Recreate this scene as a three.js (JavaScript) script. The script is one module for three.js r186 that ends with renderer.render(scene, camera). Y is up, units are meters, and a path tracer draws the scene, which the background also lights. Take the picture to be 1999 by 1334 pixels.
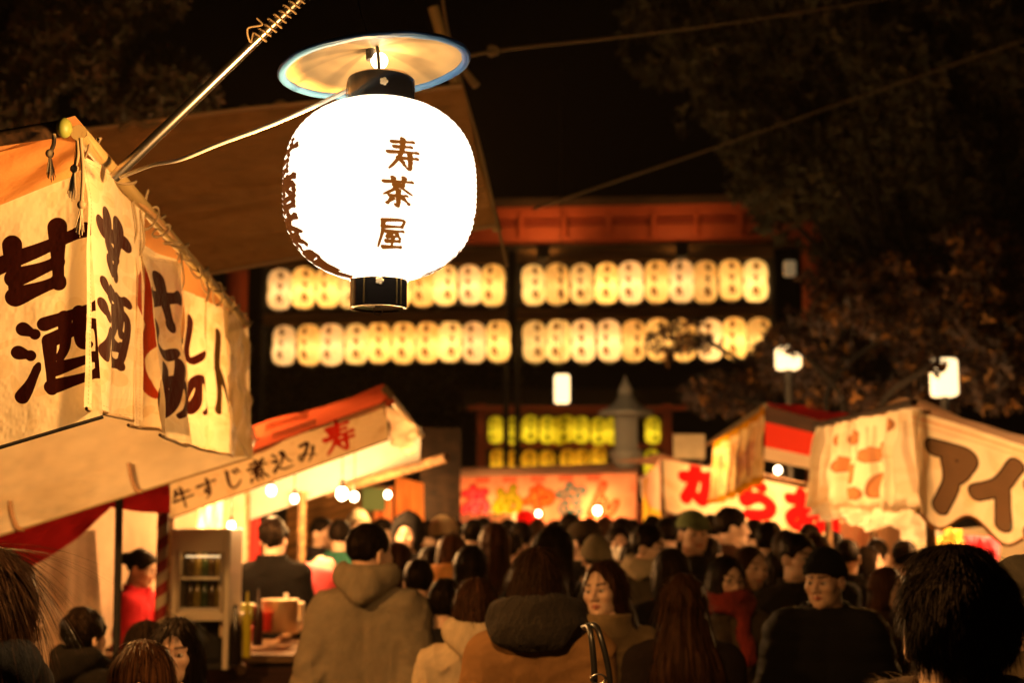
import * as THREE from 'three';
import { mergeGeometries } from 'three/addons/utils/BufferGeometryUtils.js';
import { RoundedBoxGeometry } from 'three/addons/geometries/RoundedBoxGeometry.js';

// ---------- camera, sky, moonlight, exposure ----------
const scene = new THREE.Scene();
const FOC = 2776, PITCH = 7.15 * Math.PI / 180, EYE = 1.7;
const camera = new THREE.PerspectiveCamera(2 * Math.atan(667 / FOC) * 180 / Math.PI, 1.4985, 0.05, 400);
camera.position.set(0, EYE, 0);
camera.rotation.set(PITCH, 0, 0);
camera.focus = 2.85; camera.userData.fStop = 3.2;
const skyData = new Float32Array(16 * 8 * 4);
for (let i = 0; i < 128; i++) skyData.set([0.0008, 0.00045, 0.0002, 1], i * 4);
const skyTex = new THREE.DataTexture(skyData, 16, 8, THREE.RGBAFormat, THREE.FloatType);
skyTex.mapping = THREE.EquirectangularReflectionMapping; skyTex.needsUpdate = true;
scene.background = skyTex; scene.environment = skyTex;
const moon = new THREE.DirectionalLight(0xffe8d0, 0.004);
moon.position.set(6, 20, 10); moon.castShadow = true; scene.add(moon);
Object.assign(moon.shadow.camera, { left: -15, right: 15, top: 15, bottom: -15, near: 1, far: 60 });
const renderer = new THREE.WebGLRenderer({ antialias: true });
renderer.toneMapping = THREE.LinearToneMapping; renderer.toneMappingExposure = 1;
renderer.shadowMap.enabled = true;
scene.fog = new THREE.FogExp2(new THREE.Color().setRGB(1, 0.8, 0.6), 0.0005);   // smoke of the stalls hanging in the lane
const WARM = new THREE.Color().setRGB(1, 0.455, 0.11);   // tungsten bulbs under a daylight balance
const HOT = new THREE.Color().setRGB(1, 0.49, 0.15), I_LANTERN = 8.5;

// ---------- helpers ----------
const V = (x, y, z) => new THREE.Vector3(x, y, z);
const ca = Math.cos(PITCH), sa = Math.sin(PITCH);
const at = (px, py, D) => {   // the point seen at a pixel of the 1999 x 1334 photograph, D metres down the street
  const u = (px - 999.5) / FOC, v = (667 - py) / FOC, t = D / (ca - v * sa);
  return V(u * t, EYE + (v * ca + sa) * t, -D);
};
const rng = (s) => () => { s = (s + 0x6D2B79F5) | 0; let t = Math.imul(s ^ (s >>> 15), 1 | s); t = (t + Math.imul(t ^ (t >>> 7), 61 | t)) ^ t; return ((t ^ (t >>> 14)) >>> 0) / 4294967296; };
const hash = (x, y, z) => { let h = Math.imul(x, 374761393) ^ Math.imul(y, 668265263) ^ Math.imul(z, 2147483647 - 1274126177); h = Math.imul(h ^ (h >>> 13), 1274126177); return ((h ^ (h >>> 16)) >>> 0) / 4294967296; };
const sm = (t) => t * t * (3 - 2 * t);
function noise(x, y = 0, z = 0) {
  const X = Math.floor(x), Y = Math.floor(y), Z = Math.floor(z), a = sm(x - X), b = sm(y - Y), c = sm(z - Z);
  const L = (p, q, t) => p + (q - p) * t, h = (i, j, k) => hash(X + i, Y + j, Z + k);
  return L(L(L(h(0, 0, 0), h(1, 0, 0), a), L(h(0, 1, 0), h(1, 1, 0), a), b), L(L(h(0, 0, 1), h(1, 0, 1), a), L(h(0, 1, 1), h(1, 1, 1), a), b), c) * 2 - 1;
}
const used = {};
const numbered = (n) => { const k = used[n] = (used[n] ?? -1) + 1; return k ? n + '_' + String(k).padStart(3, '0') : n; };
function tag(o, label, category, group, kind) {
  o.userData = {}; if (label) o.userData.label = label; if (category) o.userData.category = category;
  if (group) o.userData.group = group; if (kind) o.userData.kind = kind; return o;
}
function thing(name, label, category, p = [0, 0, 0], group) {
  const o = new THREE.Group(); o.name = numbered(name); o.position.copy(p.isVector3 ? p : V(...p)); scene.add(o);
  return tag(o, label, category, group);
}
function part(name, geo, mat, parent, label) {
  const m = new THREE.Mesh(Array.isArray(geo) ? merge(geo) : geo, mat); m.castShadow = m.receiveShadow = true;
  m.name = name; parent.add(m); if (label) m.userData.label = label; return m;
}
function solo(name, geo, mat, label, category, group, kind) {
  const m = new THREE.Mesh(Array.isArray(geo) ? merge(geo) : geo, mat); m.castShadow = m.receiveShadow = true;
  m.name = numbered(name); scene.add(m); return tag(m, label, category, group, kind);
}
const merge = (list) => mergeGeometries(list.map((g) => { g = g.index ? g.toNonIndexed() : g; for (const k of Object.keys(g.attributes)) if (!['position', 'normal', 'uv'].includes(k)) g.deleteAttribute(k); return g; }));
const rel = (geo, o) => geo.translate(-o.position.x, -o.position.y, -o.position.z);   // world-built geometry into a thing at o
const box = (w, h, d, x = 0, y = 0, z = 0, r = 0.006) => new RoundedBoxGeometry(w, h, d, 2, Math.min(r, w / 3, h / 3, d / 3)).translate(x, y, z);
const tube = (pts, r, seg = 8, n) => new THREE.TubeGeometry(new THREE.CatmullRomCurve3(pts, false, 'centripetal'), n ?? Math.max(2, pts.length * 6), r, seg);
function rod(a, b, r, r2 = r, seg = 12) {
  const d = b.clone().sub(a), g = new THREE.CylinderGeometry(r2, r, d.length(), seg, 1);
  return g.applyQuaternion(new THREE.Quaternion().setFromUnitVectors(V(0, 1, 0), d.clone().normalize())).translate((a.x + b.x) / 2, (a.y + b.y) / 2, (a.z + b.z) / 2);
}
// a cloth between four corners (top left, top right, bottom right, bottom left), pushed along its normal by fn(u, v)
function sheet(a, b, c, d, nu = 24, nv = 16, fn, edge) {
  const g = new THREE.PlaneGeometry(1, 1, nu, nv), P = g.attributes.position, U = g.attributes.uv;
  const N = b.clone().sub(a).cross(d.clone().sub(a)).normalize().negate();
  for (let i = 0; i < P.count; i++) {
    let u = U.getX(i), v = 1 - U.getY(i), vv = v; if (edge) vv = v * edge(u);
    const p = a.clone().lerp(b, u).lerp(d.clone().lerp(c, u), vv);
    if (fn) p.addScaledVector(N, fn(u, vv));
    P.setXYZ(i, p.x, p.y, p.z); U.setXY(i, u, 1 - vv);
  }
  g.computeVertexNormals(); return g;
}
const folds = (amp, fu, fv = 2, seed = 0) => (u, v) => amp * (noise(u * fu + seed, v * fv, seed) + 0.5 * noise(u * fu * 2.3, v * fv * 2 + seed, 3));
const lathe = (pts, seg = 32) => new THREE.LatheGeometry(pts.map((p) => new THREE.Vector2(p[0], p[1])), seg);

// ---------- materials ----------
const rgb = (r, g, b) => new THREE.Color().setRGB(r, g, b);
const std = (c, roughness = 0.8, o = {}) => new THREE.MeshStandardMaterial({ color: Array.isArray(c) ? rgb(...c) : c, roughness, side: THREE.DoubleSide, ...o });
const cloth = (c, t = 0.4, o = {}) => new THREE.MeshPhysicalMaterial({ bumpMap: wrinkle(), bumpScale: 0.006, color: Array.isArray(c) ? rgb(...c) : c, roughness: 1, transmission: t, thickness: 0, ior: 1.3, specularIntensity: 0.2, side: THREE.DoubleSide, ...o });
function dataTex(n, fn, srgb) {
  const d = new Uint8Array(n * n * 4);
  for (let y = 0; y < n; y++) for (let x = 0; x < n; x++) { const v = fn(x / n, y / n); const q = Array.isArray(v) ? v : [v, v, v]; d.set([q[0] * 255, q[1] * 255, q[2] * 255, 255], (y * n + x) * 4); }
  const t = new THREE.DataTexture(d, n, n); t.wrapS = t.wrapT = THREE.RepeatWrapping; t.magFilter = THREE.LinearFilter; if (srgb) t.colorSpace = THREE.SRGBColorSpace; t.needsUpdate = true; return t;
}
const c01 = (x) => Math.min(1, Math.max(0, x));
const pn = (u, v, f, s = 0) => { const a = u * f, b = v * f; const w = sm(u), q = sm(v); return (noise(a, b, s) * (1 - w) + noise(a - f, b, s) * w) * (1 - q) + (noise(a, b - f, s) * (1 - w) + noise(a - f, b - f, s) * w) * q; };
const weave = dataTex(256, (u, v) => c01(0.5 + 0.25 * Math.sin(u * 402) * Math.sin(v * 402) + 0.25 * pn(u, v, 24)));
const crumple = dataTex(256, (u, v) => c01(0.5 + 0.35 * pn(u, v, 6) + 0.2 * pn(u, v, 17, 4) + 0.1 * pn(u, v, 40, 9)));
const grime = dataTex(256, (u, v) => { const g = c01(0.86 + 0.1 * pn(u, v, 5, 2) + 0.09 * pn(u, v, 19, 7)); return [g, g * 0.985, g * 0.95]; });
const woodTex = dataTex(256, (u, v) => { const g = 0.62 + 0.2 * noise(u * 6, v * 90, 1) + 0.12 * pn(u, v, 8, 3); return [c01(g), c01(g * 0.86), c01(g * 0.7)]; }, true);
const hairTex = dataTex(256, (u, v) => { const g = c01(0.55 + 0.45 * noise(u * 110, v * 5, 2) + 0.2 * noise(u * 40, v * 3, 8)); return [g, g * 0.93, g * 0.86]; });
const rep = (t, a, b) => { const c = t.clone(); c.repeat.set(a, b); c.needsUpdate = true; return c; };
const M = {
  black: std([0.012, 0.011, 0.01], 0.35), blackMatt: std([0.015, 0.013, 0.012], 0.8), steel: std([0.62, 0.6, 0.57], 0.24, { metalness: 1 }), darkSteel: std([0.09, 0.085, 0.08], 0.4, { metalness: 0.6 }),
  rope: std([0.26, 0.2, 0.12], 0.95), cable: std([0.72, 0.7, 0.64], 0.5), bamboo: std([0.4, 0.3, 0.13], 0.55), bambooEnd: std([0.2, 0.24, 0.05], 0.5), wood: std([0.5, 0.38, 0.26], 0.75, { map: woodTex }),
  darkWood: std([0.12, 0.08, 0.05], 0.7, { map: woodTex }), vermilion: std([0.45, 0.08, 0.024], 0.6, { map: grime }), stone: std([0.3, 0.29, 0.26], 0.95, { bumpMap: crumple, bumpScale: 0.01 }),
  gold: std([0.8, 0.55, 0.2], 0.35, { metalness: 1 }), glass: new THREE.MeshPhysicalMaterial({ color: 0xffffff, roughness: 0.03, transmission: 1, thickness: 0, ior: 1.45 }),
  bulb: std([0.9, 0.85, 0.7], 0.5, { emissive: rgb(1, 0.8, 0.5), emissiveIntensity: 16 }),
};

const wrinkles = rep(crumple, 2, 1.5), wrinkle = () => wrinkles;
// ---------- brush lettering: strokes in a 100 x 100 box ----------
const GL = {
  甘: '5,32 95,29|30,7 31,92|70,7 69,92|31,60 69,60|31,89 69,89', 酒: '10,10 24,22|4,37 18,46|6,92 16,80 27,60|35,14 97,13|40,36 40,95|40,36 93,35 92,95|58,14 57,48 49,62|75,14 75,50 86,56|44,72 89,72|40,92 92,92',
  寿: '18,13 82,11|25,28 75,27|6,44 95,43|50,2 46,40 30,70 8,94|36,62 94,61|71,48 71,93 57,87|46,71 55,83', 茶: '8,19 92,18|34,5 36,31|67,5 64,31|51,26 36,44 6,60|51,26 68,44 95,60|26,64 76,63|50,45 51,95 41,89|33,72 18,87|66,72 84,88',
  屋: '19,9 85,9 84,30|19,30 84,30|20,9 18,50 3,93|30,45 91,44|55,46 36,63 80,59|69,52 84,66|34,75 85,75|58,62 58,93|22,93 96,92', 牛: '28,7 12,40|22,28 84,27|5,57 96,55|51,3 51,97',
  す: '7,27 93,24|56,6 57,58 47,72 36,61 45,48 57,57 54,80 33,97', じ: '32,7 30,66 43,91 66,86 86,65|60,15 69,29|77,11 86,25',
  煮: '24,15 72,14|48,4 48,34|7,35 93,34|84,9 45,45 11,60|36,48 36,75|36,48 71,48 71,75|36,61 71,61|36,75 71,75|16,84 9,97|38,84 42,97|59,84 65,97|80,82 92,97', 込: '12,11 25,23|7,41 27,40 20,66|3,88 22,73 50,89 97,88|57,10 52,42 33,70|47,14 60,12 72,48 93,69',
  み: '22,15 58,12 34,60 18,81 8,66 25,55 92,77|79,35 70,70 49,95', あ: '13,23 85,18|42,4 40,50 49,86|71,33 56,70 28,89 13,71 40,47 77,46 91,66 81,86 62,93', め: '25,18 36,57 51,83|71,7 56,60 28,87 11,68 34,41 72,34 93,58 83,82 62,93',
  や: '7,51 56,26 89,31 87,50 60,56|46,7 59,22|27,19 50,95', さ: '9,31 89,22|43,5 69,57|28,62 19,80 44,95 76,88', ん: '49,4 28,50 7,95 34,54 53,56 57,86 75,92 95,63', か: '7,35 56,26 63,44 52,87 39,82|37,5 28,52 9,91|72,21 87,40 93,57',
  ら: '38,5 63,18|26,27 19,63 54,46 83,62 70,87 29,95', げ: '16,11 9,50 18,91 27,72|38,34 84,31|63,6 66,56 46,95|80,6 86,18|92,3 98,14', ア: '10,16 88,16 76,36 60,47|46,32 44,62 15,95', イ: '84,5 50,42 7,61|55,39 55,97', ス: '13,16 79,16 57,58 7,93|54,56 94,93',
  お: '9,29 61,23|36,5 36,84 18,83 15,66 50,50 85,62 83,84 56,95|72,13 89,28', の: '52,20 44,60 22,84 8,60 30,26 66,16 92,44 84,76 60,90', く: '70,5 24,48 76,95', し: '32,6 30,70 46,93 86,70', crest: '50,15 80,40 70,80 30,80 20,40 50,15|50,35 50,65', ひ: '30,10 26,94|30,50 78,92', 大: '8,38 92,38|50,8 44,50 10,94|50,42 90,94', 丸: '10,36 70,36 70,88 94,84|44,6 36,60 8,92|26,52 52,72',
};
function glyph(x, ch, X, Y, W, H, lw, color, o = {}) {
  x.fillStyle = color;
  for (const s of GL[ch].split('|')) {
    const p = s.split(' ').map((q) => q.split(',').map(Number)), curve = new THREE.SplineCurve(p.map(([a, b]) => new THREE.Vector2(X + a * W / 100, Y + b * H / 100)));
    const n = Math.max(12, Math.ceil(curve.getLength() / (lw * 0.12)));
    for (let i = 0; i <= n; i++) {
      const t = i / n, q = o.sharp && p.length === 2 ? new THREE.Vector2(X + (p[0][0] + (p[1][0] - p[0][0]) * t) * W / 100, Y + (p[0][1] + (p[1][1] - p[0][1]) * t) * H / 100) : curve.getPoint(t);
      const r = (o.even ? lw : lw * (1.12 - 0.45 * sm(c01(t * 1.25)) + 0.3 * (t > 0.85 ? (t - 0.85) / 0.15 * (p.length < 3 ? 0.7 : -1) : 0))) / 2;
      x.beginPath(); if (o.even) x.arc(q.x, q.y, r, 0, 7); else x.ellipse(q.x, q.y, r * 0.8, r * 1.15, -0.7, 0, 7); x.fill();
    }
  }
}
function print(w, h, bg, draw) {
  const c = document.createElement('canvas'); c.width = w; c.height = h; const x = c.getContext('2d');
  x.fillStyle = bg; x.fillRect(0, 0, w, h); draw?.(x, w, h);
  const t = new THREE.CanvasTexture(c); t.colorSpace = THREE.SRGBColorSpace; return t;
}
const speck = (x, w, h, seed, n, col, r0 = 1, r1 = 12) => { const R = rng(seed); for (let i = 0; i < n; i++) { x.globalAlpha = 0.04 + 0.11 * R(); x.fillStyle = col; x.beginPath(); x.ellipse(R() * w, R() * h, r0 + R() * r1, r0 + R() * r1 * 2, R() * 3, 0, 7); x.fill(); } x.globalAlpha = 1; };

// a bare bulb on its cord, with its lamp
function bulb(p, I, label, r = 0.035, color = HOT, cord = 0.3) {
  const g = thing('light_bulb', label, 'light bulb', p);
  part('glass', new THREE.SphereGeometry(r, 20, 14).scale(1, 1.2, 1), M.bulb, g);
  part('socket', new THREE.CylinderGeometry(r * 0.45, r * 0.5, r * 1.4, 12).translate(0, r * 1.75, 0), M.black, g);
  part('cord', rod(V(0, r * 2.3, 0), V(0, r * 2.3 + cord, 0), 0.004, 0.004, 6), M.black, g);
  lamp(g, I * (p.z < -12 ? 1.25 : 1.5), color, r); return g;
}
function lamp(parent, I, color = WARM, r = 0.03, p) {
  const l = new THREE.PointLight(color, I); l.castShadow = true; l.shadow.radius = r / 0.02; if (p) l.position.copy(p); l.name = 'lamp_light'; parent.add(l); return l;
}

// ---------- ground ----------
{
  const g = new THREE.PlaneGeometry(300, 300, 1, 1).rotateX(-Math.PI / 2); for (let i = 0; i < 4; i++) g.attributes.uv.setXY(i, g.attributes.uv.getX(i) * 150, g.attributes.uv.getY(i) * 150);
  solo('ground', g, std([0.1, 0.085, 0.07], 0.95, { map: grime, bumpMap: crumple, bumpScale: 0.02 }), 'trodden earth of the lane between the stalls', null, null, 'structure').userData.category = 'ground';
}

// ---------- the great red gate with its two racks of lanterns ----------
const TY = 6.5 * Math.PI / 180, gateD = 22;
const gx = (px) => gateD - (px - 1010) / FOC * gateD * Math.tan(TY);          // the right end stands nearer
const ga = (px, py, off = 0) => at(px, py, gx(px) - off);
{
  const A = ga(462, 600), B = ga(1583, 520), g = thing('torii_gate', 'great vermilion gate with double crossbeam behind the lantern racks', 'gate', V((A.x + B.x) / 2, 0, (A.z + B.z) / 2));
  const w = (geo) => rel(geo, g);
  for (const [P, r] of [[A, 0.2], [B, 0.17]]) part('post', w(rod(V(P.x, 0, P.z), V(P.x, ga(1000, 418).y, P.z), r, r * 0.88, 20)), M.vermilion, g);
  const beam = (name, x0, x1, yl, yr, th, deep, curve, mat = M.vermilion) => {
    const n = 10, list = [];
    for (let i = 0; i < n; i++) {
      const f = (k) => { const t = k / n, px = x0 + (x1 - x0) * t; return ga(px, yl + (yr - yl) * t - curve * (2 * t - 1) ** 4); };
      const a = f(i), b = f(i + 1.02), L = a.distanceTo(b), q = new THREE.Quaternion().setFromUnitVectors(V(1, 0, 0), b.clone().sub(a).normalize());
      list.push(new THREE.BoxGeometry(L, th, deep).applyQuaternion(q).translate((a.x + b.x) / 2, (a.y + b.y) / 2, (a.z + b.z) / 2));
    }
    return part(name, w(merge(list)), mat, g);
  };
  beam('roof_cap', 390, 1650, 412, 396, 0.1, 0.75, 10, M.darkWood);
  beam('upper_beam', 400, 1640, 433, 412, 0.17, 0.5, 8);
  beam('rail', 405, 1635, 450, 430, 0.05, 0.36, 4, std([0.3, 0.04, 0.015], 0.6));
  beam('lower_beam', 420, 1632, 472, 452, 0.24, 0.4, 2);
  for (let px = 500; px < 1640; px += 86) { const a = ga(px, 432 - px / 75, 0.24), b = ga(px, 478 - px / 75, 0.24); part('strut', w(rod(a, b, 0.045, 0.045, 6)), M.vermilion, g); }
  beam('tie_beam', 448, 1590, 489, 479, 0.06, 0.2, 0, M.darkWood);
}
// floodlights on top of the racks light the beams above them
for (const [px, py, side] of [[770, 503, 'left'], [1060, 500, 'middle'], [1330, 495, 'right']]) {
  const p = ga(px, py, 1.0), g = thing('floodlight', `small floodlight on the ${side} of the lantern racks, aimed up at the red beams`, 'floodlight', p);
  part('housing', box(0.14, 0.1, 0.1), M.black, g); part('lens', new THREE.SphereGeometry(0.04, 14, 10).scale(1, 0.5, 1).translate(0, 0.06, 0), M.bulb, g); part('visor', box(0.2, 0.2, 0.012, 0, 0.06, 0.09), M.black, g);
  part('bracket', rod(V(0, -0.05, 0), V(0, -0.16, -0.3), 0.015), M.black, g);
  const l = new THREE.SpotLight(WARM, side === 'right' ? 1.8 : 3.4, 0, 1.25, 0.8); l.position.set(0, 0.12, 0); l.target.position.set(0, 1.2, -0.7); l.castShadow = true; l.shadow.radius = 2; l.name = 'lamp_light'; g.add(l, l.target);
}
// racks: pale rain boards, dark frame, ten lanterns on each half of two levels
const paperLantern = (() => {
  const prof = [[0.055, -0.33]]; for (let i = 0; i <= 28; i++) { const t = i / 14 - 1; prof.push([(0.175 - 0.018 * Math.exp(-((t) ** 2) * 22)) * Math.pow(Math.max(0, 1 - Math.abs(t) ** 4.2), 0.42) + 0.004 * Math.sin(i * 3.1) + 0.02, t * 0.315]); } prof.push([0.055, 0.33]);
  const body = lathe(prof.map(([r, y]) => [Math.max(0.05, r * 0.95), y]), 24).rotateY(Math.PI);
  const cap = [-0.335, 0.335].map((y) => new THREE.CylinderGeometry(0.07, 0.07, 0.03, 16).translate(0, y, 0));
  return { body, cap };
})();
const ordinal = ['first', 'second', 'third', 'fourth', 'fifth', 'sixth', 'seventh', 'eighth', 'ninth', 'tenth'];
const paperTex = (bg, ink, seed) => print(256, 128, bg, (x) => { speck(x, 256, 128, seed, 30, '#b8862a', 2, 14); for (const cx of [128, 0, 256]) { x.globalAlpha = 0.7; glyph(x, 'crest', cx - 12, 12, 24, 26, 6, ink); glyph(x, '大', cx - 10, 48, 20, 26, 6, ink); glyph(x, '丸', cx - 13, 82, 26, 28, 7, ink); x.globalAlpha = 1; } });
const paperMats = ['#fff3cf', '#ffe9b4', '#fff0dc'].map((c, i) => cloth([1, 0.95, 0.84], 0.72, { map: paperTex(c, '#5e3a10', i + 3) }));
{
  const R = rng(5), proto = thing('paper_lantern', '', 'paper lantern');
  part('paper_body', paperLantern.body, paperMats[0], proto); for (const c of paperLantern.cap) part('end_cap', c, M.black, proto);
  part('bulb', new THREE.SphereGeometry(0.03, 12, 8).translate(0, -0.06, 0), M.bulb, proto); lamp(proto, 0.28, rgb(1, 0.62, 0.25), 0.03, V(0, -0.06, 0));
  let first = true;
  const rows = [['upper left', 546, 963, 565, 556], ['upper right', 1040, 1474, 556, 548], ['lower left', 556, 973, 674, 667], ['lower right', 1043, 1482, 668, 662]];
  for (const [row, x0, x1, y0, y1] of rows) for (let i = 0; i < 10; i++) {
    const t = i / 9, o = first ? proto : proto.clone(); if (!first) { o.name = numbered('paper_lantern'); scene.add(o); } first = false;
    o.children[0].material = paperMats[Math.floor(R() * 3)]; o.rotation.y = (R() - 0.5) * 0.7; o.rotation.z = (R() - 0.5) * 0.09; o.scale.setScalar(0.96 + 0.07 * R());
    o.children.find((c) => c.isLight).intensity = 0.17 + 0.24 * R();
    o.position.copy(ga(x0 + (x1 - x0) * t + (R() - 0.5) * 4, y0 + (y1 - y0) * t + (R() - 0.5) * 3, 0.5));
    tag(o, `${ordinal[i]} lit paper lantern from the left in the ${row} row of the gate rack`, 'paper lantern', 'lit paper lanterns in four rows under the gate');
  }
  const board = cloth([0.34, 0.27, 0.18], 0, { map: woodTex }), half = [['left', 515, 990, 0], ['right', 1008, 1508, 1]];
  for (const [side, x0, x1] of half) {
    const P = ga((x0 + x1) / 2, 560, 0.5), g = thing('lantern_rack', `dark timber rack holding the ${side} half of the lantern rows under the gate`, 'rack', V(P.x, 0, P.z));
    const slope = (y, px) => y - (px - 1010) * 0.018;
    for (const [name, y, h, out] of [['rain_board', 501, 24, 0.62], ['rain_board', 615, 22, 0.62], ['back_rail', 522, 10, 0.34], ['back_rail', 636, 10, 0.34], ['back_rail', 590, 8, 0.34]]) {
      const a = ga(x0, slope(y, x0), out), b = ga(x1, slope(y, x1), out), q = new THREE.Quaternion().setFromUnitVectors(V(1, 0, 0), b.clone().sub(a).normalize());
      const geo = box(a.distanceTo(b), h * gateD / FOC, name === 'rain_board' ? 0.06 : 0.05).applyQuaternion(q); if (name === 'rain_board') geo.applyMatrix4(new THREE.Matrix4().makeRotationX(0.0));
      part(name, rel(geo.translate((a.x + b.x) / 2, (a.y + b.y) / 2, (a.z + b.z) / 2), g), name === 'rain_board' ? board : M.blackMatt, g);
    }
    for (const px of [x0 + 2, x1 - 2]) { const p = ga(px, 560, 0.4); part('upright', rel(box(0.09, ga(px, 492).y, 0.09, p.x, ga(px, 492).y / 2, p.z), g), M.blackMatt, g); }
  }
}

// ---------- shrine hall behind the gate, hung with yellow-green lanterns ----------
{
  const D = 26, c = at(1125, 860, D), g = thing('shrine_hall', 'small dark shrine hall with red posts behind the crowd, hung with green lanterns', 'building', V(c.x, 0, c.z - 1));
  const s = D / FOC * 1.0, w = (x) => rel(x, g), red = std([0.28, 0.05, 0.02], 0.6);
  const X = (px) => at(px, 860, D).x, Y = (py) => at(1125, py, D).y;
  part('wall', w(box(X(1300) - X(950), Y(770), 0.2, c.x, Y(770) / 2, -D - 1.6)), std([0.05, 0.035, 0.02], 0.9), g);
  const roof = part('roof', w(sheet(V(X(890), Y(745), -D - 1.4), V(X(1360), Y(745), -D - 1.4), V(X(1345), Y(800), -D + 0.6), V(X(905), Y(800), -D + 0.6), 20, 6, (u, v) => -0.06 * v)), std([0.05, 0.04, 0.03], 0.9), g);
  part('eave_board', w(box(X(1335) - X(915), 0.09, 0.06, c.x, Y(802), -D + 0.6)), red, g);
  for (const px of [940, 1300]) part('post', w(box(0.16, Y(790), 0.16, X(px), Y(790) / 2, -D + 0.2)), red, g);
  for (const [py, h] of [[808, 0.08], [872, 0.1], [930, 0.1]]) part('rail', w(box(X(1300) - X(940), h, 0.06, c.x, Y(py), -D + 0.2)), red, g);
  const body = paperLantern.body.clone().scale(0.78, 0.8, 0.78), cap = paperLantern.cap.map((c) => c.clone().scale(0.78, 0.8, 0.78));
  const mk = (bg, ink, s2) => cloth([1, 0.92, 0.34], 0.7, { map: paperTex(bg, ink, s2) }), mg = mk('#e2e068', '#4a5a10', 8), my = mk('#f0d060', '#6a4a10', 9);
  const spots = [[968, 840, 0], [1003, 842, 0], [1035, 838, 0], [1068, 840, 0], [1092, 842, 0], [1107, 838, 0], [1135, 840, 0], [1168, 843, 0], [1196, 842, 0], [1274, 841, 0], [972, 905, 1], [1003, 908, 1], [1034, 907, 1], [1068, 907, 1], [1108, 905, 1], [1135, 905, 1], [1168, 900, 1], [1272, 905, 0]];
  spots.forEach(([px, py, k], i) => {
    const n = i < 10 ? i : i - 10, o = thing('green_lantern', `${ordinal[n]} ${i < 10 ? 'lantern from the left in the upper green row' : 'lantern from the left in the lower yellow-green row'} of the shrine hall`, 'paper lantern', at(px, py, D - 0.2), 'yellow-green lanterns hanging on the shrine hall');
    part('paper_body', body, k ? my : mg, o); for (const c of cap) part('end_cap', c, M.black, o);
    part('bulb', new THREE.SphereGeometry(0.025, 10, 8).translate(0, -0.06, 0), M.bulb, o); lamp(o, k ? 0.06 : 0.085, rgb(1, 0.72, 0.25), 0.03, V(0, -0.06, 0)); o.rotation.y = noise(i * 3.3) * 0.6;
  });
}

// ---------- stone lantern, hanging lamp, post lamps, notice board ----------
{
  const D = 17, b = at(1222, 900, D), k = D / FOC, g = thing('stone_lantern', 'weathered stone lantern with curved roof in front of the green lanterns', 'stone lantern', V(b.x, 0, b.z));
  const y = (py) => at(1222, py, D).y;
  part('pillar', lathe([[0.16, 0], [0.13, 0.1], [0.11, y(900) - 0.1], [0.2, y(893)], [0.2, y(880)]], 20), M.stone, g);
  part('fire_box', mergeGeometries([[-1, 0], [1, 0], [0, -1], [0, 1]].map(([sx, sz]) => box(sx ? 0.05 : 0.26, y(812) - y(880), sx ? 0.26 : 0.05, sx * 0.1, (y(812) + y(880)) / 2, sz * 0.1).translate(0, 0, 0))), M.stone, g);
  part('roof', lathe([[0.36, y(812)], [0.37, y(805)], [0.24, y(796)], [0.14, y(785)], [0.1, y(772)], [0.001, y(768)]], 6), M.stone, g);
  part('finial', lathe([[0.001, y(732)], [0.03, y(745)], [0.075, y(757)], [0.09, y(766)], [0.06, y(773)], [0.001, y(774)]].reverse(), 20), M.stone, g);
}
function paperLamp(px, py, D, w, h, label, post, I, glow = 2.3) {
  const p = at(px, py, D), k = D / FOC, g = thing(post ? 'lamp_post' : 'hanging_lamp', label, post ? 'lamp post' : 'hanging lamp', post ? V(p.x, 0, p.z) : p), y = post ? p.y : 0;
  part('lamp_shade', new RoundedBoxGeometry(w * k, h * k, w * k, 3, w * k * 0.18).translate(0, y, 0), std([0.9, 0.85, 0.7], 0.7, { emissive: rgb(1, 0.7, 0.34), emissiveIntensity: glow }), g);
  part('lamp_cap', box(w * k * 0.9, 0.02, w * k * 0.9, 0, y + h * k / 2 + 0.012, 0), M.black, g);
  lamp(g, I, rgb(1, 0.62, 0.26), 0.06, V(0, y, 0));
  if (post) part('post', rod(V(0, 0, 0), V(0, y - h * k / 2, 0), 0.045, 0.035), M.darkSteel, g); else part('cord', rod(V(0, h * k / 2, 0), V(0, h * k / 2 + 3.5, 0), 0.006, 0.006, 6), M.black, g);
}
paperLamp(1097, 760, 15.5, 30, 56, 'white glowing box lamp hanging above the candy stall banner', false, 1.6);
paperLamp(1538, 700, 14.6, 46, 44, 'square lamp on a dark post half hidden by maple leaves', true, 0.4);
paperLamp(1842, 738, 12.8, 46, 74, 'tall bright lamp on a post behind the ice cream stall', true, 0.4);
paperLamp(1541, 525, 20.5, 22, 30, 'small dim lamp hanging beside the right post of the gate', false, 0.1, 0.16);
{
  const D = 15, p = at(1345, 872, D), g = thing('notice_board', 'blank beige notice board standing beyond the right stalls', 'notice board', V(p.x, 0, p.z)), k = D / FOC;
  part('board', box(62 * k, 48 * k, 0.03, 0, p.y, 0), std([0.45, 0.38, 0.26], 0.8, { map: grime }), g); for (const s of [-1, 1]) part('leg', rod(V(s * 24 * k, 0, -0.03), V(s * 24 * k, p.y + 0.1, -0.03), 0.025), M.darkWood, g);
}
{
  const D = 14, g = solo('notice_wall', box(78 * D / FOC, 1.5, 0.06).translate(at(860, 890, D).x, at(860, 985, D).y, -D), std([0.08, 0.055, 0.035], 0.9, { map: woodTex }), 'dull grey-brown wooden board wall left of the shrine hall', 'board wall');
}

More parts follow.
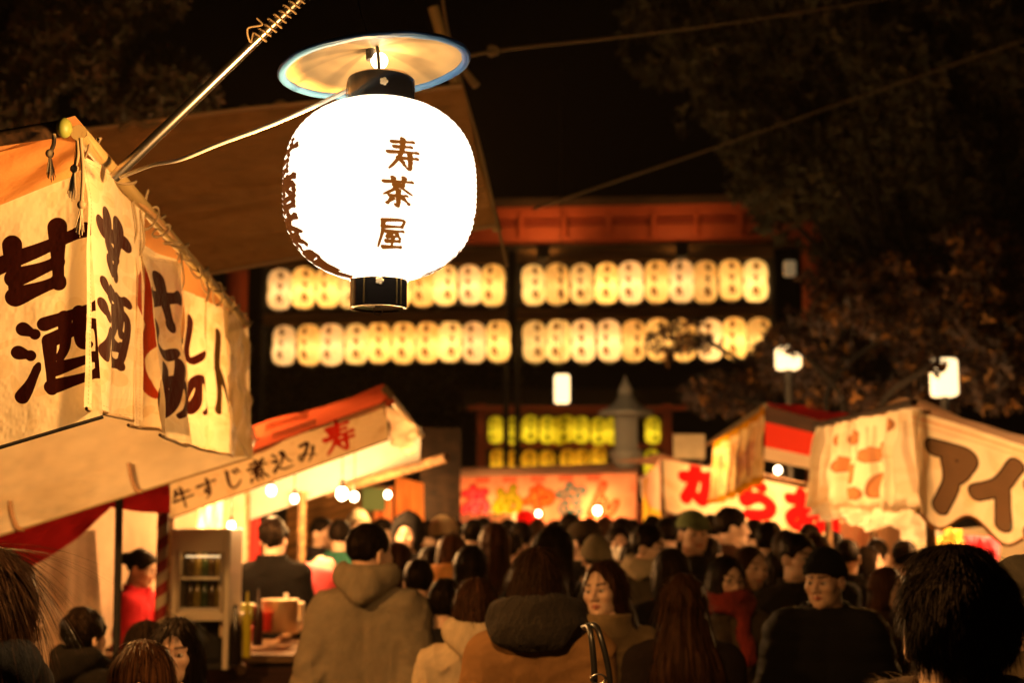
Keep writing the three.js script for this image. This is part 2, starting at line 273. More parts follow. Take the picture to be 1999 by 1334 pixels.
// ---------- trees ----------
const leafGeo = (() => { const v = [], add = (a, s) => { const c = Math.cos(a), n = Math.sin(a), q = [[0, 0, 0], [0.35, 0.3, 0.06], [1, 0, 0.02], [0, 0, 0], [1, 0, 0.02], [0.35, -0.3, 0.06]]; for (const [x, y, z] of q) v.push((x * c - y * n) * s, (x * n + y * c) * s, z * s); }; add(0, 1); add(2.3, 0.8); add(4.2, 0.9); const g = new THREE.BufferGeometry(); g.setAttribute('position', new THREE.Float32BufferAttribute(v, 3)); g.computeVertexNormals(); return g; })();
const leafMat = new THREE.MeshPhysicalMaterial({ color: 0xffffff, roughness: 0.75, transmission: 0.3, thickness: 0, side: THREE.DoubleSide });
function tree(name, label, base, blobs, n, size, cols, seed) {
  const R = rng(seed), g = thing(name, label, 'tree', base), m = new THREE.Matrix4(), q = new THREE.Quaternion(), e = new THREE.Euler(), col = new THREE.Color();
  const inst = new THREE.InstancedMesh(leafGeo, leafMat, n); inst.name = 'crown'; inst.userData.kind = 'stuff'; inst.castShadow = inst.receiveShadow = true;
  const vol = blobs.map((b) => b[1].x * b[1].y * b[1].z), sum = vol.reduce((a, b) => a + b);
  let k = 0, guard = 0;
  while (k < n && guard++ < n * 20) {
    let t = R() * sum, i = 0; while ((t -= vol[i]) > 0 && i < blobs.length - 1) i++;
    const a = R() * 6.283, z = R() * 2 - 1, r = Math.pow(R(), 0.4), s = Math.sqrt(1 - z * z), d = V(Math.cos(a) * s, z, Math.sin(a) * s).multiplyScalar(r);
    const p = blobs[i][0].clone().add(d.multiply(blobs[i][1]));
    if (noise(p.x * 2.1 + seed, p.y * 2.1, p.z * 2.1) + 0.5 * noise(p.x * 6, p.y * 6, p.z * 6) < -0.12) continue;
    e.set(R() * 6.3, R() * 6.3, R() * 6.3); const sc = size * (0.6 + 0.8 * R());
    m.compose(p.sub(g.position), q.setFromEuler(e), V(sc, sc, sc)); inst.setMatrixAt(k, m);
    const c = cols[Math.floor(R() * cols.length)], f = 0.65 + 0.7 * R(); inst.setColorAt(k, col.setRGB(c[0] * f, c[1] * f, c[2] * f)); k++;
  }
  inst.count = k; g.add(inst);
  const top = blobs.reduce((a, b) => a.add(b[0]), V(0, 0, 0)).multiplyScalar(1 / blobs.length).sub(g.position), bark = std([0.01, 0.007, 0.005], 0.95, { bumpMap: crumple, bumpScale: 0.03 });
  const fork = V(top.x * 0.35, top.y * 0.55, top.z * 0.35);
  part('trunk', [rod(V(0, 0, 0), fork.clone().multiplyScalar(0.5), 0.26, 0.2), rod(fork.clone().multiplyScalar(0.49), fork, 0.2, 0.15)], bark, g);
  for (const b of blobs) { const t = b[0].clone().sub(g.position), mid = fork.clone().lerp(t, 0.5).add(V(noise(t.x) * 0.7, 0.3, noise(t.z) * 0.7)); part('limb', tube([fork, fork.clone().lerp(mid, 0.5).add(V(noise(t.y) * 0.4, 0, 0.2)), mid, t], 0.03, 6, 14), bark, g); }
}
const blob = (px, py, D, rx, ry, rz) => [at(px, py, D), V(rx * D / FOC, ry * D / FOC, rz ?? rx * D / FOC * 0.9)];
tree('evergreen_tree', 'large dark evergreen tree hanging over the right of the lane', at(1950, 1700, 15.5).setY(0), [blob(1330, 60, 14.5, 130, 120), blob(1420, 210, 15, 110, 130), blob(1520, 70, 15, 180, 150), blob(1650, 200, 15.5, 220, 190), blob(1560, 340, 15.5, 150, 90), blob(1800, 100, 15, 230, 190), blob(1930, 260, 15, 200, 190), blob(1480, -60, 14.5, 260, 120), blob(1760, 380, 16, 220, 100), blob(1545, 430, 16, 80, 45), blob(1640, 470, 16.5, 90, 50)], 46000, 0.1, [[0.04, 0.036, 0.008], [0.028, 0.03, 0.007], [0.055, 0.042, 0.009]], 11);
tree('maple_tree', 'red-brown autumn maple tree behind the right stalls', at(1800, 1300, 15).setY(0), [blob(1640, 600, 15, 110, 90), blob(1530, 700, 16.5, 80, 60), blob(1620, 700, 15.5, 150, 90), blob(1780, 620, 14.5, 170, 130), blob(1920, 560, 14, 150, 130), blob(1930, 710, 13.5, 150, 100), blob(1420, 770, 16, 90, 45), blob(1760, 770, 14.5, 130, 50), blob(1552, 676, 13.8, 34, 22, 0.1), blob(1828, 708, 12.2, 30, 22, 0.1), blob(1385, 668, 17, 130, 52, 0.12)], 19000, 0.085, [[0.03, 0.006, 0.002], [0.04, 0.009, 0.002], [0.02, 0.005, 0.002], [0.05, 0.018, 0.003], [0.03, 0.007, 0.002], [0.026, 0.006, 0.002], [0.3, 0.13, 0.018]], 12);
tree('broadleaf_tree', 'dark leafy tree rising behind the sweet sake stall', at(60, 1300, 9).setY(0), [blob(90, 90, 9, 200, 130), blob(260, 150, 9.3, 150, 90), blob(40, 200, 9, 160, 80), blob(160, -40, 9, 220, 110), blob(350, 190, 9.5, 80, 45)], 16000, 0.075, [[0.05, 0.04, 0.011], [0.065, 0.038, 0.012], [0.035, 0.036, 0.009]], 13);
tree('broadleaf_tree', 'dark tree mass far behind the gate on the left', at(700, 1300, 34).setY(0), [blob(700, 700, 34, 240, 120), blob(900, 760, 34, 160, 100), blob(560, 800, 33, 160, 140)], 6000, 0.22, [[0.04, 0.045, 0.015], [0.06, 0.05, 0.02]], 14);

// ---------- the big lantern under its enamel shade ----------
const LD = 2.6, LP = at(742, 372, LD), KL = (LD + 0.05) / FOC;
{
  const g = thing('paper_lantern', 'huge white glowing paper lantern with three brushed characters under a round blue-rimmed shade', 'paper lantern', LP);
  const R = 188 * KL, H = 180 * KL, prof = [];
  for (let i = 0; i <= 230; i++) { const t = i / 115 - 1; prof.push([Math.max(R * 0.3, R * Math.pow(Math.max(0, 1 - Math.abs(t) ** 2.7), 0.46)) + 0.0011 * Math.cos(i / 230 * Math.PI * 2 * 34), t * H]); }
  const ink = print(2048, 1024, '#ffffff', (x, w, h) => {
    const px = w / (2 * Math.PI * 188), cx = w / 2 + (Math.asin(34 / 188) + 0.093) / 6.2832 * w, T = (py) => (py - 149) / 361 * h;
    ['寿', '茶', '屋'].forEach((ch, i) => { const W = 62 * px, y0 = [272, 345, 420][i], y1 = [335, 402, 472][i]; glyph(x, ch, cx - W / 2 + 14 - i * 14, T(y0), W, T(y1) - T(y0), [19, 19, 18][i], '#58330f'); });
    ['甘', '酒', '茶', '屋'].forEach((ch, i) => glyph(x, ch, w * 0.5 - w * 0.258, T(246 + i * 72), w * 0.112, T(314 + i * 72) - T(246 + i * 72), 46, '#40200a'));
    ['甘', '酒'].forEach((ch, i) => glyph(x, ch, w * 0.5 + w * 0.25, T(370 + i * 75), w * 0.06, 150, 26, '#40200a'));
  });
  part('paper_body', lathe(prof, 72).rotateY(Math.PI), std([1, 1, 1], 0.8, { map: ink, emissiveMap: ink, emissive: rgb(1, 0.8, 0.56), emissiveIntensity: 2.7 }), g);
  const collar = (y0, y1, r) => lathe([[r, y0], [r, y1 - 0.003], [r - 0.002, y1], [r - 0.006, y1], [r - 0.006, y0], [r, y0]], 40);
  const lac = std([0.012, 0.01, 0.009], 0.18);
  part('top_collar', collar(H * 0.94, H + 44 * KL, 66 * KL), lac, g); part('bottom_collar', collar(-H - 54 * KL, -H * 0.95, 55 * KL), lac, g);
  part('bottom_plate', new THREE.CylinderGeometry(54 * KL, 54 * KL, 0.004, 32).translate(0, -H - 50 * KL, 0), lac, g);
  for (const [y, r, a] of [[H + 20 * KL, 66 * KL, 0.17], [-H - 8 * KL, 55 * KL, 0.12]]) {
    const l = []; for (let i = 0; i < 6; i++) { const s = new THREE.SphereGeometry(0.0035, 8, 6).scale(1, 1, 0.4); if (i) s.translate(Math.cos(i * 1.2566) * 0.0045, Math.sin(i * 1.2566) * 0.0045, 0); l.push(s); }
    part('crest', mergeGeometries(l).translate(0, 0, r + 0.001).rotateY(a).translate(0, y, 0), std([1, 0.8, 0.5], 0.4), g);
  }
  for (const a of [-0.43, 0.75, 0.95]) part('metal_strip', box(0.0022, 50 * KL, 0.002, 0, -H - 25 * KL, 55 * KL + 0.001, 0.0005).rotateY(a), M.gold, g);
  part('hook_ring', new THREE.TorusGeometry(0.008, 0.0011, 8, 20).translate(0, -H - 60 * KL, 0.01), M.darkSteel, g);
  const bail = []; for (let i = 0; i <= 14; i++) { const t = i / 14 * Math.PI; bail.push(V(-Math.cos(t) * 67 * KL, H + (4 + 58 * Math.pow(Math.sin(t), 0.45)) * KL, 0.012)); }
  part('wire_handle', tube(bail, 0.0011, 6, 40), std([0.5, 0.3, 0.16], 0.35, { metalness: 1 }), g);
  part('inner_plate', new THREE.CylinderGeometry(0.098, 0.098, 0.004, 40).translate(0, H * 0.74, 0), lac, g); lamp(g, I_LANTERN, WARM, 0.05, V(0, 0.03, 0));
  const bb = part('bulb', new THREE.SphereGeometry(0.016, 16, 12).translate(-0.004, H + 82 * KL, 0), M.bulb, g); lamp(g, 0.16, rgb(1, 0.62, 0.3), 0.015, V(-0.004, H + 82 * KL, 0));
  part('bulb_stem', tube([V(-0.014, H + 118 * KL, 0), V(-0.007, H + 105 * KL, 0.012), V(-0.002, H + 46 * KL, 0.02)], 0.0035, 8), M.darkSteel, g);
  // the shade
  const sp = at(732, 131, LD), s = new THREE.Group(); s.name = 'lamp_shade'; g.add(s); s.position.copy(sp).sub(LP); s.rotation.z = 0.125;
  const r0 = 190 * KL, pr = []; for (let i = 0; i <= 16; i++) { const t = i / 16; pr.push([Math.max(0.004, t * r0 * 0.97), 0.034 * (1 - t * t) + 0.001]); }
  const wear = dataTex(256, (u, v) => { const q = pn(u, v, 9, 5) + 0.6 * pn(u, v, 23, 2), k = c01(0.8 + 0.1 * q - 0.14 * c01(noise(u * 26, v * 1.5, 9) * 2)); return [k, k * 0.86, k * 0.62]; }, true);
  part('dish', lathe([...pr.map(([a, b]) => [a, b + 0.002]).reverse(), ...pr], 64), std([0.85, 0.8, 0.7], 0.5, { map: wear }), s);
  const rim = new THREE.TorusGeometry(r0 * 0.962, 0.0085, 10, 90).rotateX(Math.PI / 2), P = rim.attributes.position;
  for (let i = 0; i < P.count; i++) { const a = Math.atan2(P.getZ(i), P.getX(i)), k = 1 + 0.004 * noise(a * 6, P.getY(i) * 90) + 0.003 * noise(a * 17); P.setXYZ(i, P.getX(i) * k, P.getY(i) * 0.75 + 0.0006 * noise(a * 9, 4), P.getZ(i) * k); }
  rim.computeVertexNormals(); part('blue_rim', rim, std([0.03, 0.125, 0.36], 0.45, { bumpMap: crumple, bumpScale: 0.003 }), s);
  part('socket', new THREE.CylinderGeometry(0.009, 0.011, 0.03, 14).translate(-0.004, 0.03, 0), M.darkSteel, s);
  solo('hanging_wire', tube([sp.clone().add(V(-0.008, 0.035, 0)), at(712, 48, LD), at(704, 22, LD), at(690, -40, LD)], 0.0012, 5), M.darkSteel, 'thin dark wire from which the big lantern hangs', 'wire');
}
// steel pole, twisted wire, cables, ropes
solo('steel_pole', [rod(at(222, 348, 3.05), at(604, -20, 3.0), 0.0125, 0.0095, 24)], std([0.62, 0.6, 0.57], 0.28, { metalness: 1 }), 'shiny steel pole slanting up from the near stall corner', 'pole');
{
  const a = at(505, 75, 3.01), b = at(600, -14, 3.0), ax = b.clone().sub(a), n1 = V(0, 0, 1).cross(ax).normalize(), n2 = ax.clone().cross(n1).normalize(), p = [], R = rng(3);
  for (let i = 0; i <= 150; i++) { const t = i / 150, q = t * 62, r = 0.0125 + 0.005 * Math.abs(noise(i * 0.3)); p.push(a.clone().addScaledVector(ax, t).addScaledVector(n1, Math.cos(q) * r).addScaledVector(n2, Math.sin(q) * r)); }
  p.unshift(at(502, 36, 2.98), at(512, 48, 2.98), at(484, 56, 2.98), at(489, 82, 3.0));
  solo('twisted_wire', tube(p, 0.0021, 6, 420), M.rope, 'pale wire wound around the upper end of the steel pole', 'wire');
}
solo('lamp_cable', tube([at(236, 346, 2.97), at(300, 322, 2.85), at(352, 312, 2.8), at(430, 281, 2.75), at(520, 248, 2.7), at(600, 214, 2.65), at(684, 174, 2.6), LP.clone().add(V(-0.03, 0.2, 0.02))], 0.0042, 8, 70), M.cable, 'white electric cable running from the stall corner to the big lantern', 'cable');
solo('guy_rope', tube([at(900, 112, 6.4), at(960, 100, 6.6), at(1180, 75, 7.6), at(1440, 42, 9), at(1760, -8, 11)], 0.008, 6, 40), M.rope, 'upper rope stretched from the tarpaulin pole across to the right', 'rope');
solo('guy_rope', tube([at(1042, 408, 9), at(1200, 354, 10), at(1345, 305, 11), at(1660, 195, 12.5), at(2080, 50, 13)], 0.009, 6, 40), M.rope, 'lower slanting rope passing in front of the dark evergreen', 'rope');
{ const k = at(962, 99, 6.6); solo('rope_knot', new THREE.TorusKnotGeometry(0.016, 0.009, 60, 8).translate(k.x, k.y, k.z), M.rope, 'knot in the upper rope right of the shade', 'knot'); }

// ---------- tarpaulin behind the lantern ----------
{
  const a = at(-120, 288, 6.8), b = at(902, 168, 6.3), c = at(968, 442, 6.5), d = at(120, 585, 7), g = thing('tarpaulin', 'large brown canvas tarpaulin stretched behind the big lantern', 'tarpaulin', V(a.x, 0, a.z));
  part('canvas', rel(sheet(a, b, c, d, 90, 40, (u, v) => 0.03 * noise(u * 5, v * 5) + 0.018 * noise(u * 3 + v * 9, v * 14, 4) + 0.1 * Math.sin(v * 3.1) * 0.4), g), cloth([0.42, 0.26, 0.12], 0.1, { map: rep(grime, 3, 2), bumpMap: rep(crumple, 3, 2), bumpScale: 0.02 }), g);
  part('hem', rel(tube([0, .2, .4, .6, .8, 1].map((t) => d.clone().lerp(c, t).add(V(0, 0.004 * noise(t * 20), 0.03))), 0.01, 6), g), cloth([0.42, 0.31, 0.2], 0), g);
  part('hem', rel(tube([0, .2, .4, .6, .8, 1].map((t) => a.clone().lerp(b, t).add(V(0, 0.006 * noise(t * 20), 0.02))), 0.012, 6), g), cloth([0.5, 0.38, 0.25], 0), g);
  for (const [px, py] of [[275, 249], [560, 212], [490, 222]]) { const p = at(px, py - 4, 6.6); part('rope_tie', rel(tube([p.clone().add(V(-0.09, -0.03, 0.03)), p.clone().add(V(-0.02, 0.005, 0.05)), p.clone().add(V(0.04, -0.02, 0.05)), p.clone().add(V(0.1, 0.01, 0.03))], 0.014, 6), g), M.rope, g); }
  const p0 = at(846, 14, 6.42), p1 = at(972, 452, 6.6), foot = p1;
  const q = thing('bamboo_pole', 'thin wooden pole holding up the right edge of the tarpaulin', 'pole', foot);
  part('pole', rel(rod(p1, p0, 0.022, 0.026), q), M.bamboo, q);
  part('peg', rel(rod(at(895, 122, 6.38), at(930, 168, 6.36), 0.016, 0.02), q), M.rope, q);
  solo('tarpaulin_rope', tube([at(862, -20, 6.4), at(872, 50, 6.38), at(905, 175, 6.35), at(940, 300, 6.4), at(966, 415, 6.45), at(990, 520, 6.6)], 0.008, 6, 40), M.rope, 'slack rope running down the right edge of the tarpaulin', 'rope');
}

// ---------- first stall on the left: sweet sake ----------
const C1 = at(160, 264, 2.9), C2 = at(484, 634, 5.6), poleD = (px) => 1 / ((1 - (px - 160) / 324) / 2.9 + (px - 160) / 324 / 5.6);
{
  const g = thing('market_stall', 'near left stall with white sheets lettered in dark brown, selling sweet sake', 'market stall', V(-1.4, 0, -4.2)), w = (x) => rel(x, g), D1 = 2.95, D2 = 5.62;
  const big = print(1024, 1054, '#fbf3df', (x, W, H) => {
    speck(x, W, H, 7, 60, '#c89a50', 4, 40);
    // letters stand where the photograph shows them: the panel covers pixels -300..172
    const X = (p) => (p + 300) / 472 * W; glyph(x, '甘', X(-46), H * 0.17, X(172) - X(-46), H * 0.27, 78, '#2c0a04'); glyph(x, '酒', X(18), H * 0.52, X(182) - X(18), H * 0.335, 56, '#2c0a04');
  });
  const fr = sheet(at(-300, 528, D1), at(172, 326, D1), at(200, 812, D1), at(-300, 962, D1), 60, 30, folds(0.006, 5, 3, 2));
  part('side_panel', w(fr), cloth([0.88, 0.85, 0.78], 0.45, { map: big }), g, 'near side sheet with large dark characters');
  part('panel_cord', w(rod(at(202, 814, D1 - 0.01), at(-300, 964, D1 - 0.01), 0.004)), M.blackMatt, g);
  part('side_panel', w(sheet(at(-300, 840, D2), at(486, 640, D2), at(492, 892, D2), at(-300, 1140, D2), 70, 20, folds(0.012, 7, 2, 5))), cloth([0.84, 0.76, 0.62], 0.5, { map: rep(grime, 2, 1) }), g, 'far side sheet, blank, with curled wire hooks');
  part('panel_cord', w(tube([at(493, 893, D2 - 0.02), at(270, 962, D2 - 0.02), at(-300, 1141, D2 - 0.02)], 0.005)), M.rope, g);
  for (const [px, py] of [[266, 966], [34, 1040]]) part('hook', w(tube([at(px + 14, py - 6, D2 - 0.06), at(px + 2, py - 8, D2 - 0.06), at(px - 8, py - 30, D2 - 0.06), at(px - 14, py - 62, D2 - 0.06)], 0.009, 8)), std([0.25, 0.14, 0.07], 0.5), g);
  // roof: orange canvas falling away from the lane
  const roofM = cloth([0.8, 0.4, 0.15], 0.45, { bumpMap: rep(crumple, 3, 1), bumpScale: 0.002 });
  part('roof_sheet', w(sheet(C1.clone().add(V(-1.9, -0.5, 0.05)), C1.clone().add(V(0, 0.02, 0.04)), C2.clone().add(V(0, 0.02, -0.05)), C2.clone().add(V(-1.9, -0.5, -0.05)), 30, 30, folds(0.015, 4, 4, 8))), roofM, g);
  part('roof_flap', w(sheet(at(-300, 372, 2.91), at(150, 258, 2.91), at(146, 344, 2.92), at(-300, 520, 2.92), 40, 8, (u, v) => 0.014 * noise(u * 4 + v * 1.5, v * 2.2, 3) + 0.006 * noise(u * 3 + v * 3, v * 9, 5))), roofM, g);
  part('front_pole', w(rod(C1.clone().add(V(0, 0.0, 0.02)), C2, 0.017, 0.013, 14)), M.bamboo, g);
  part('side_pole', w(rod(at(-300, 318, 2.85), at(128, 250, 2.85), 0.012, 0.018, 14)), M.darkWood, g);
  part('pole_cap', w(new THREE.SphereGeometry(0.021, 18, 14).scale(0.75, 1, 1).translate(at(126, 250, 2.84).x, at(126, 250, 2.84).y, -2.84)), M.bambooEnd, g);
  for (const [p, h] of [[C1.clone().add(V(-1.7, 0, 0)), C1.y - 0.45], [C2.clone().add(V(-1.7, 0, 0)), C2.y - 0.45]]) part('post', w(rod(V(p.x, 0, p.z), V(p.x, h, p.z), 0.022)), M.darkSteel, g);
  for (let i = 0; i < 9; i++) { const px = 292 + i * 22, D = poleD(px), q = C1.clone().lerp(C2, (D - 2.9) / 2.7).add(V(0.005, -0.018, 0)); part('rope_ring', w(new THREE.TorusGeometry(0.03, 0.0035, 6, 20).scale(0.6, 1.3, 1).rotateX(0.9 + i * 0.4).rotateY(0.7).translate(q.x, q.y, q.z)), M.rope, g); }
  const lash = []; for (let i = 0; i <= 80; i++) { const t = i / 80; lash.push(C1.clone().lerp(C2, 0.02 + t * 0.97).add(V(Math.cos(t * 44) * 0.021, Math.sin(t * 44) * 0.021 + 0.006, 0))); }
  part('lashing', w(tube(lash, 0.004, 5, 320)), M.rope, g); part('lashing', w(tube([at(166, 262, 2.88), at(200, 308, 3.05), at(232, 362, 3.3), at(300, 420, 3.6), at(400, 540, 4.6), at(484, 628, 5.55)], 0.006, 6)), std([0.5, 0.3, 0.14], 0.9), g);
  part('counter', w(box(0.5, 0.9, 2.5, C1.x - 0.55, 0.45, -4.3)), M.darkWood, g);
  // banners hanging along the front pole
  const S = '#fbf4e2', dk = '#3a1006', rd = '#a03a1c';
  const bn = [
    [168, 302, 284, 386, 262, 822, 171, 796, 'long white banner with dark brown characters at the near end of the stall front', (x, w, h) => { glyph(x, '甘', w * 0.18, h * 0.18, w * 0.6, h * 0.24, 52, dk); glyph(x, '酒', w * 0.16, h * 0.46, w * 0.64, h * 0.34, 40, dk); }],
    [262, 470, 346, 508, 322, 842, 252, 832, 'white banner with rust-red lettering just behind the nearest banner', (x, w, h) => { glyph(x, 'の', w * 0.02, h * 0.05, w * 0.95, h * 0.38, 90, rd); glyph(x, 'く', w * 0.02, h * 0.4, w * 0.9, h * 0.42, 96, rd); }],
    [276, 492, 352, 516, 366, 872, 314, 850, 'white banner with one tall brown kana, third from the near end', (x, w, h) => { glyph(x, 'さ', w * 0.05, h * 0.1, w * 0.9, h * 0.46, 62, dk); glyph(x, 'め', w * 0.2, h * 0.56, w * 0.75, h * 0.32, 50, dk); }],
    [354, 566, 404, 584, 412, 884, 362, 868, 'white banner with small brown marks, fourth from the near end', (x, w, h) => { glyph(x, 'し', w * 0.1, h * 0.16, w * 0.7, h * 0.3, 46, dk); glyph(x, 'の', w * 0.2, h * 0.5, w * 0.7, h * 0.3, 46, dk); }],
    [402, 584, 448, 608, 456, 890, 408, 880, 'white banner with one slanting olive stroke, fifth from the near end', (x, w, h) => { glyph(x, 'ひ', w * 0.2, h * 0.14, w * 0.6, h * 0.62, 40, '#3a2a08'); }],
    [436, 598, 480, 634, 496, 894, 452, 890, 'crumpled translucent plastic banner at the far end of the stall front', null],
  ];
  bn.forEach(([ax, ay, bx, by, cx, cy, dx, dy, label, draw], i) => {
    const t = draw && print(256, 704, S, (x, w, h) => { speck(x, w, h, i + 20, 60, '#b88a40', 4, 30); draw(x, w, h); x.globalAlpha = 0.35; x.strokeStyle = '#8a6a3a'; x.lineWidth = 2; x.setLineDash([7, 4]); x.strokeRect(9, 12, w - 18, h - 24); x.setLineDash([]); x.globalAlpha = 1; });
    const off = i === 1 ? 0.05 : 0, a = at(ax, ay, poleD(Math.max(ax, 165)) + off), b = at(bx, by, poleD(bx) + off), c = at(cx, cy, poleD(bx) - 0.04 + off), d = at(dx, dy, poleD(Math.max(ax, 165)) - 0.02 + off), o = thing('hanging_banner', label, 'banner', a, 'banners hanging from the front pole of the near left stall');
    const W = (x) => rel(x, o);
    part('cloth', W(sheet(a, b, c, d, 24, 40, draw ? (u, v) => 0.014 * Math.sin(u * 7 + i) * (0.3 + v) + 0.01 * noise(u * 3, v * 5, i * 7) : folds(0.014, 4, 7, 3))), draw ? cloth([0.9, 0.87, 0.8], 0.45, { map: t }) : cloth([0.62, 0.52, 0.32], 0.6, { roughness: 0.5, specularIntensity: 1, bumpMap: crumple, bumpScale: 0.012 }), o);
    if (draw) part('hem', W(tube([0, 0.25, 0.5, 0.75, 1].map((q) => d.clone().lerp(c, q).add(V(0, 0.003 * noise(q * 9, i), 0.006))), 0.0045, 6)), std([0.45, 0.33, 0.2], 0.9), o);
    [a, b].forEach((p, k) => part('tie', W(tube([p.clone().add(V(0, -0.01, 0.004)), p.clone().add(V(0.01, 0.02, 0.01)), p.clone().lerp(C1.clone().lerp(C2, (poleD(k ? bx : Math.max(ax, 165)) - 2.9) / 2.7), 0.85)], 0.003, 5)), M.rope, o));
  });
  [[[106, 262], [98, 300], [100, 345], 'short grey tassel hanging from the green pole cap'], [[152, 275], [146, 330], [140, 382], 'frayed tassel hanging at the near end of the front pole'], [[158, 270], [160, 400], [155, 452], 'longest tassel hanging beside the nearest banner']].forEach(([p, q, r, label], i) => {
    const a = at(...p, 2.82 - i * 0.012), b = at(...q, 2.82 - i * 0.012), c = at(...r, 2.82 - i * 0.012), o = thing('cord_tassel', label, 'tassel', a);
    part('cord', rel(tube([a, a.clone().lerp(b, 0.5).add(V(0.004, 0, 0)), b], 0.0042, 6), o), M.rope, o); part('knot', rel(new THREE.SphereGeometry(0.009, 10, 8).translate(b.x, b.y, b.z), o), M.rope, o);
    const f = []; for (let k = 0; k < 16; k++) { const an = k * 2.4, rr = 0.002 + 0.008 * Math.sqrt(k / 16); f.push(rod(b, c.clone().add(V(Math.cos(an) * rr, 0.012 * noise(k * 3), Math.sin(an) * rr)), 0.0018, 0.0009, 5)); }
    part('fringe', rel(mergeGeometries(f), o), std([0.3, 0.25, 0.17], 1), o);
  });
}
bulb(at(40, 806, 4.5), 4.4, 'bare bulb inside the near left stall, behind the large lettering', 0.03, WARM, 0.25);

// ---------- things inside and below the first stall ----------
const redCloth = cloth([0.5, 0.015, 0.02], 0.25), peach = cloth([0.75, 0.56, 0.42], 0.35, { map: rep(grime, 2, 2) });
{
  const D = 6.4, g = thing('red_curtain', 'dark red swagged curtain under the near left stall', 'curtain', at(180, 1020, D));
  part('cloth', rel(sheet(at(-160, 1040, D), at(330, 930, D), at(335, 1040, D), at(-160, 1180, D), 60, 20, folds(0.03, 7, 3, 1), (u) => 0.28 + 0.72 * Math.pow(Math.abs(Math.sin(u * 3.3 + 0.6)), 0.8) * (u < 0.8 ? 1 : 0.7)), g), redCloth, g);
  solo('drape', sheet(at(20, 1050, 6.9), at(186, 1035, 6.9), at(205, 1400, 6.9), at(20, 1400, 6.9), 40, 24, (u, v) => 0.05 * Math.sin(u * 16 + v * 2) * (0.4 + v)), peach, 'peach coloured drape hanging at the side of the near left stall', 'drape');
  solo('canvas_wall', sheet(at(150, 920, 9), at(480, 920, 9.6), at(480, 1500, 9.6), at(150, 1500, 9), 30, 20, folds(0.03, 5, 2, 3)), peach, 'pale peach canvas back wall behind the woman in red', 'canvas wall');
}
solo('dark_post', rod(at(226, 1560, 6.2).setY(0), at(234, 960, 6.2), 0.017, 0.017), M.blackMatt, 'thin dark metal post beside the woman in red', 'post');
{
  const t = print(128, 512, '#b9a58c', (x, w, h) => { x.fillStyle = '#8c1a14'; for (let k = -3; k < 14; k++) { x.beginPath(); x.moveTo(0, k * 64 + 42); x.lineTo(w, k * 64 - 22); x.lineTo(w, k * 64 + 10); x.lineTo(0, k * 64 + 74); x.fill(); } }); t.wrapS = t.wrapT = THREE.RepeatWrapping;
  const a = at(303, 1560, 7).setY(0), g = thing('striped_pole', 'pole wrapped in red and white spiral stripes beside the drinks cooler', 'pole', a), h = at(312, 930, 7).y;
  const cy = new THREE.CylinderGeometry(0.028, 0.03, h, 20).translate(0, h / 2, 0); part('pole', cy, std([1, 1, 1], 0.7, { map: rep(t, 1, h / 0.9) }), g);
}
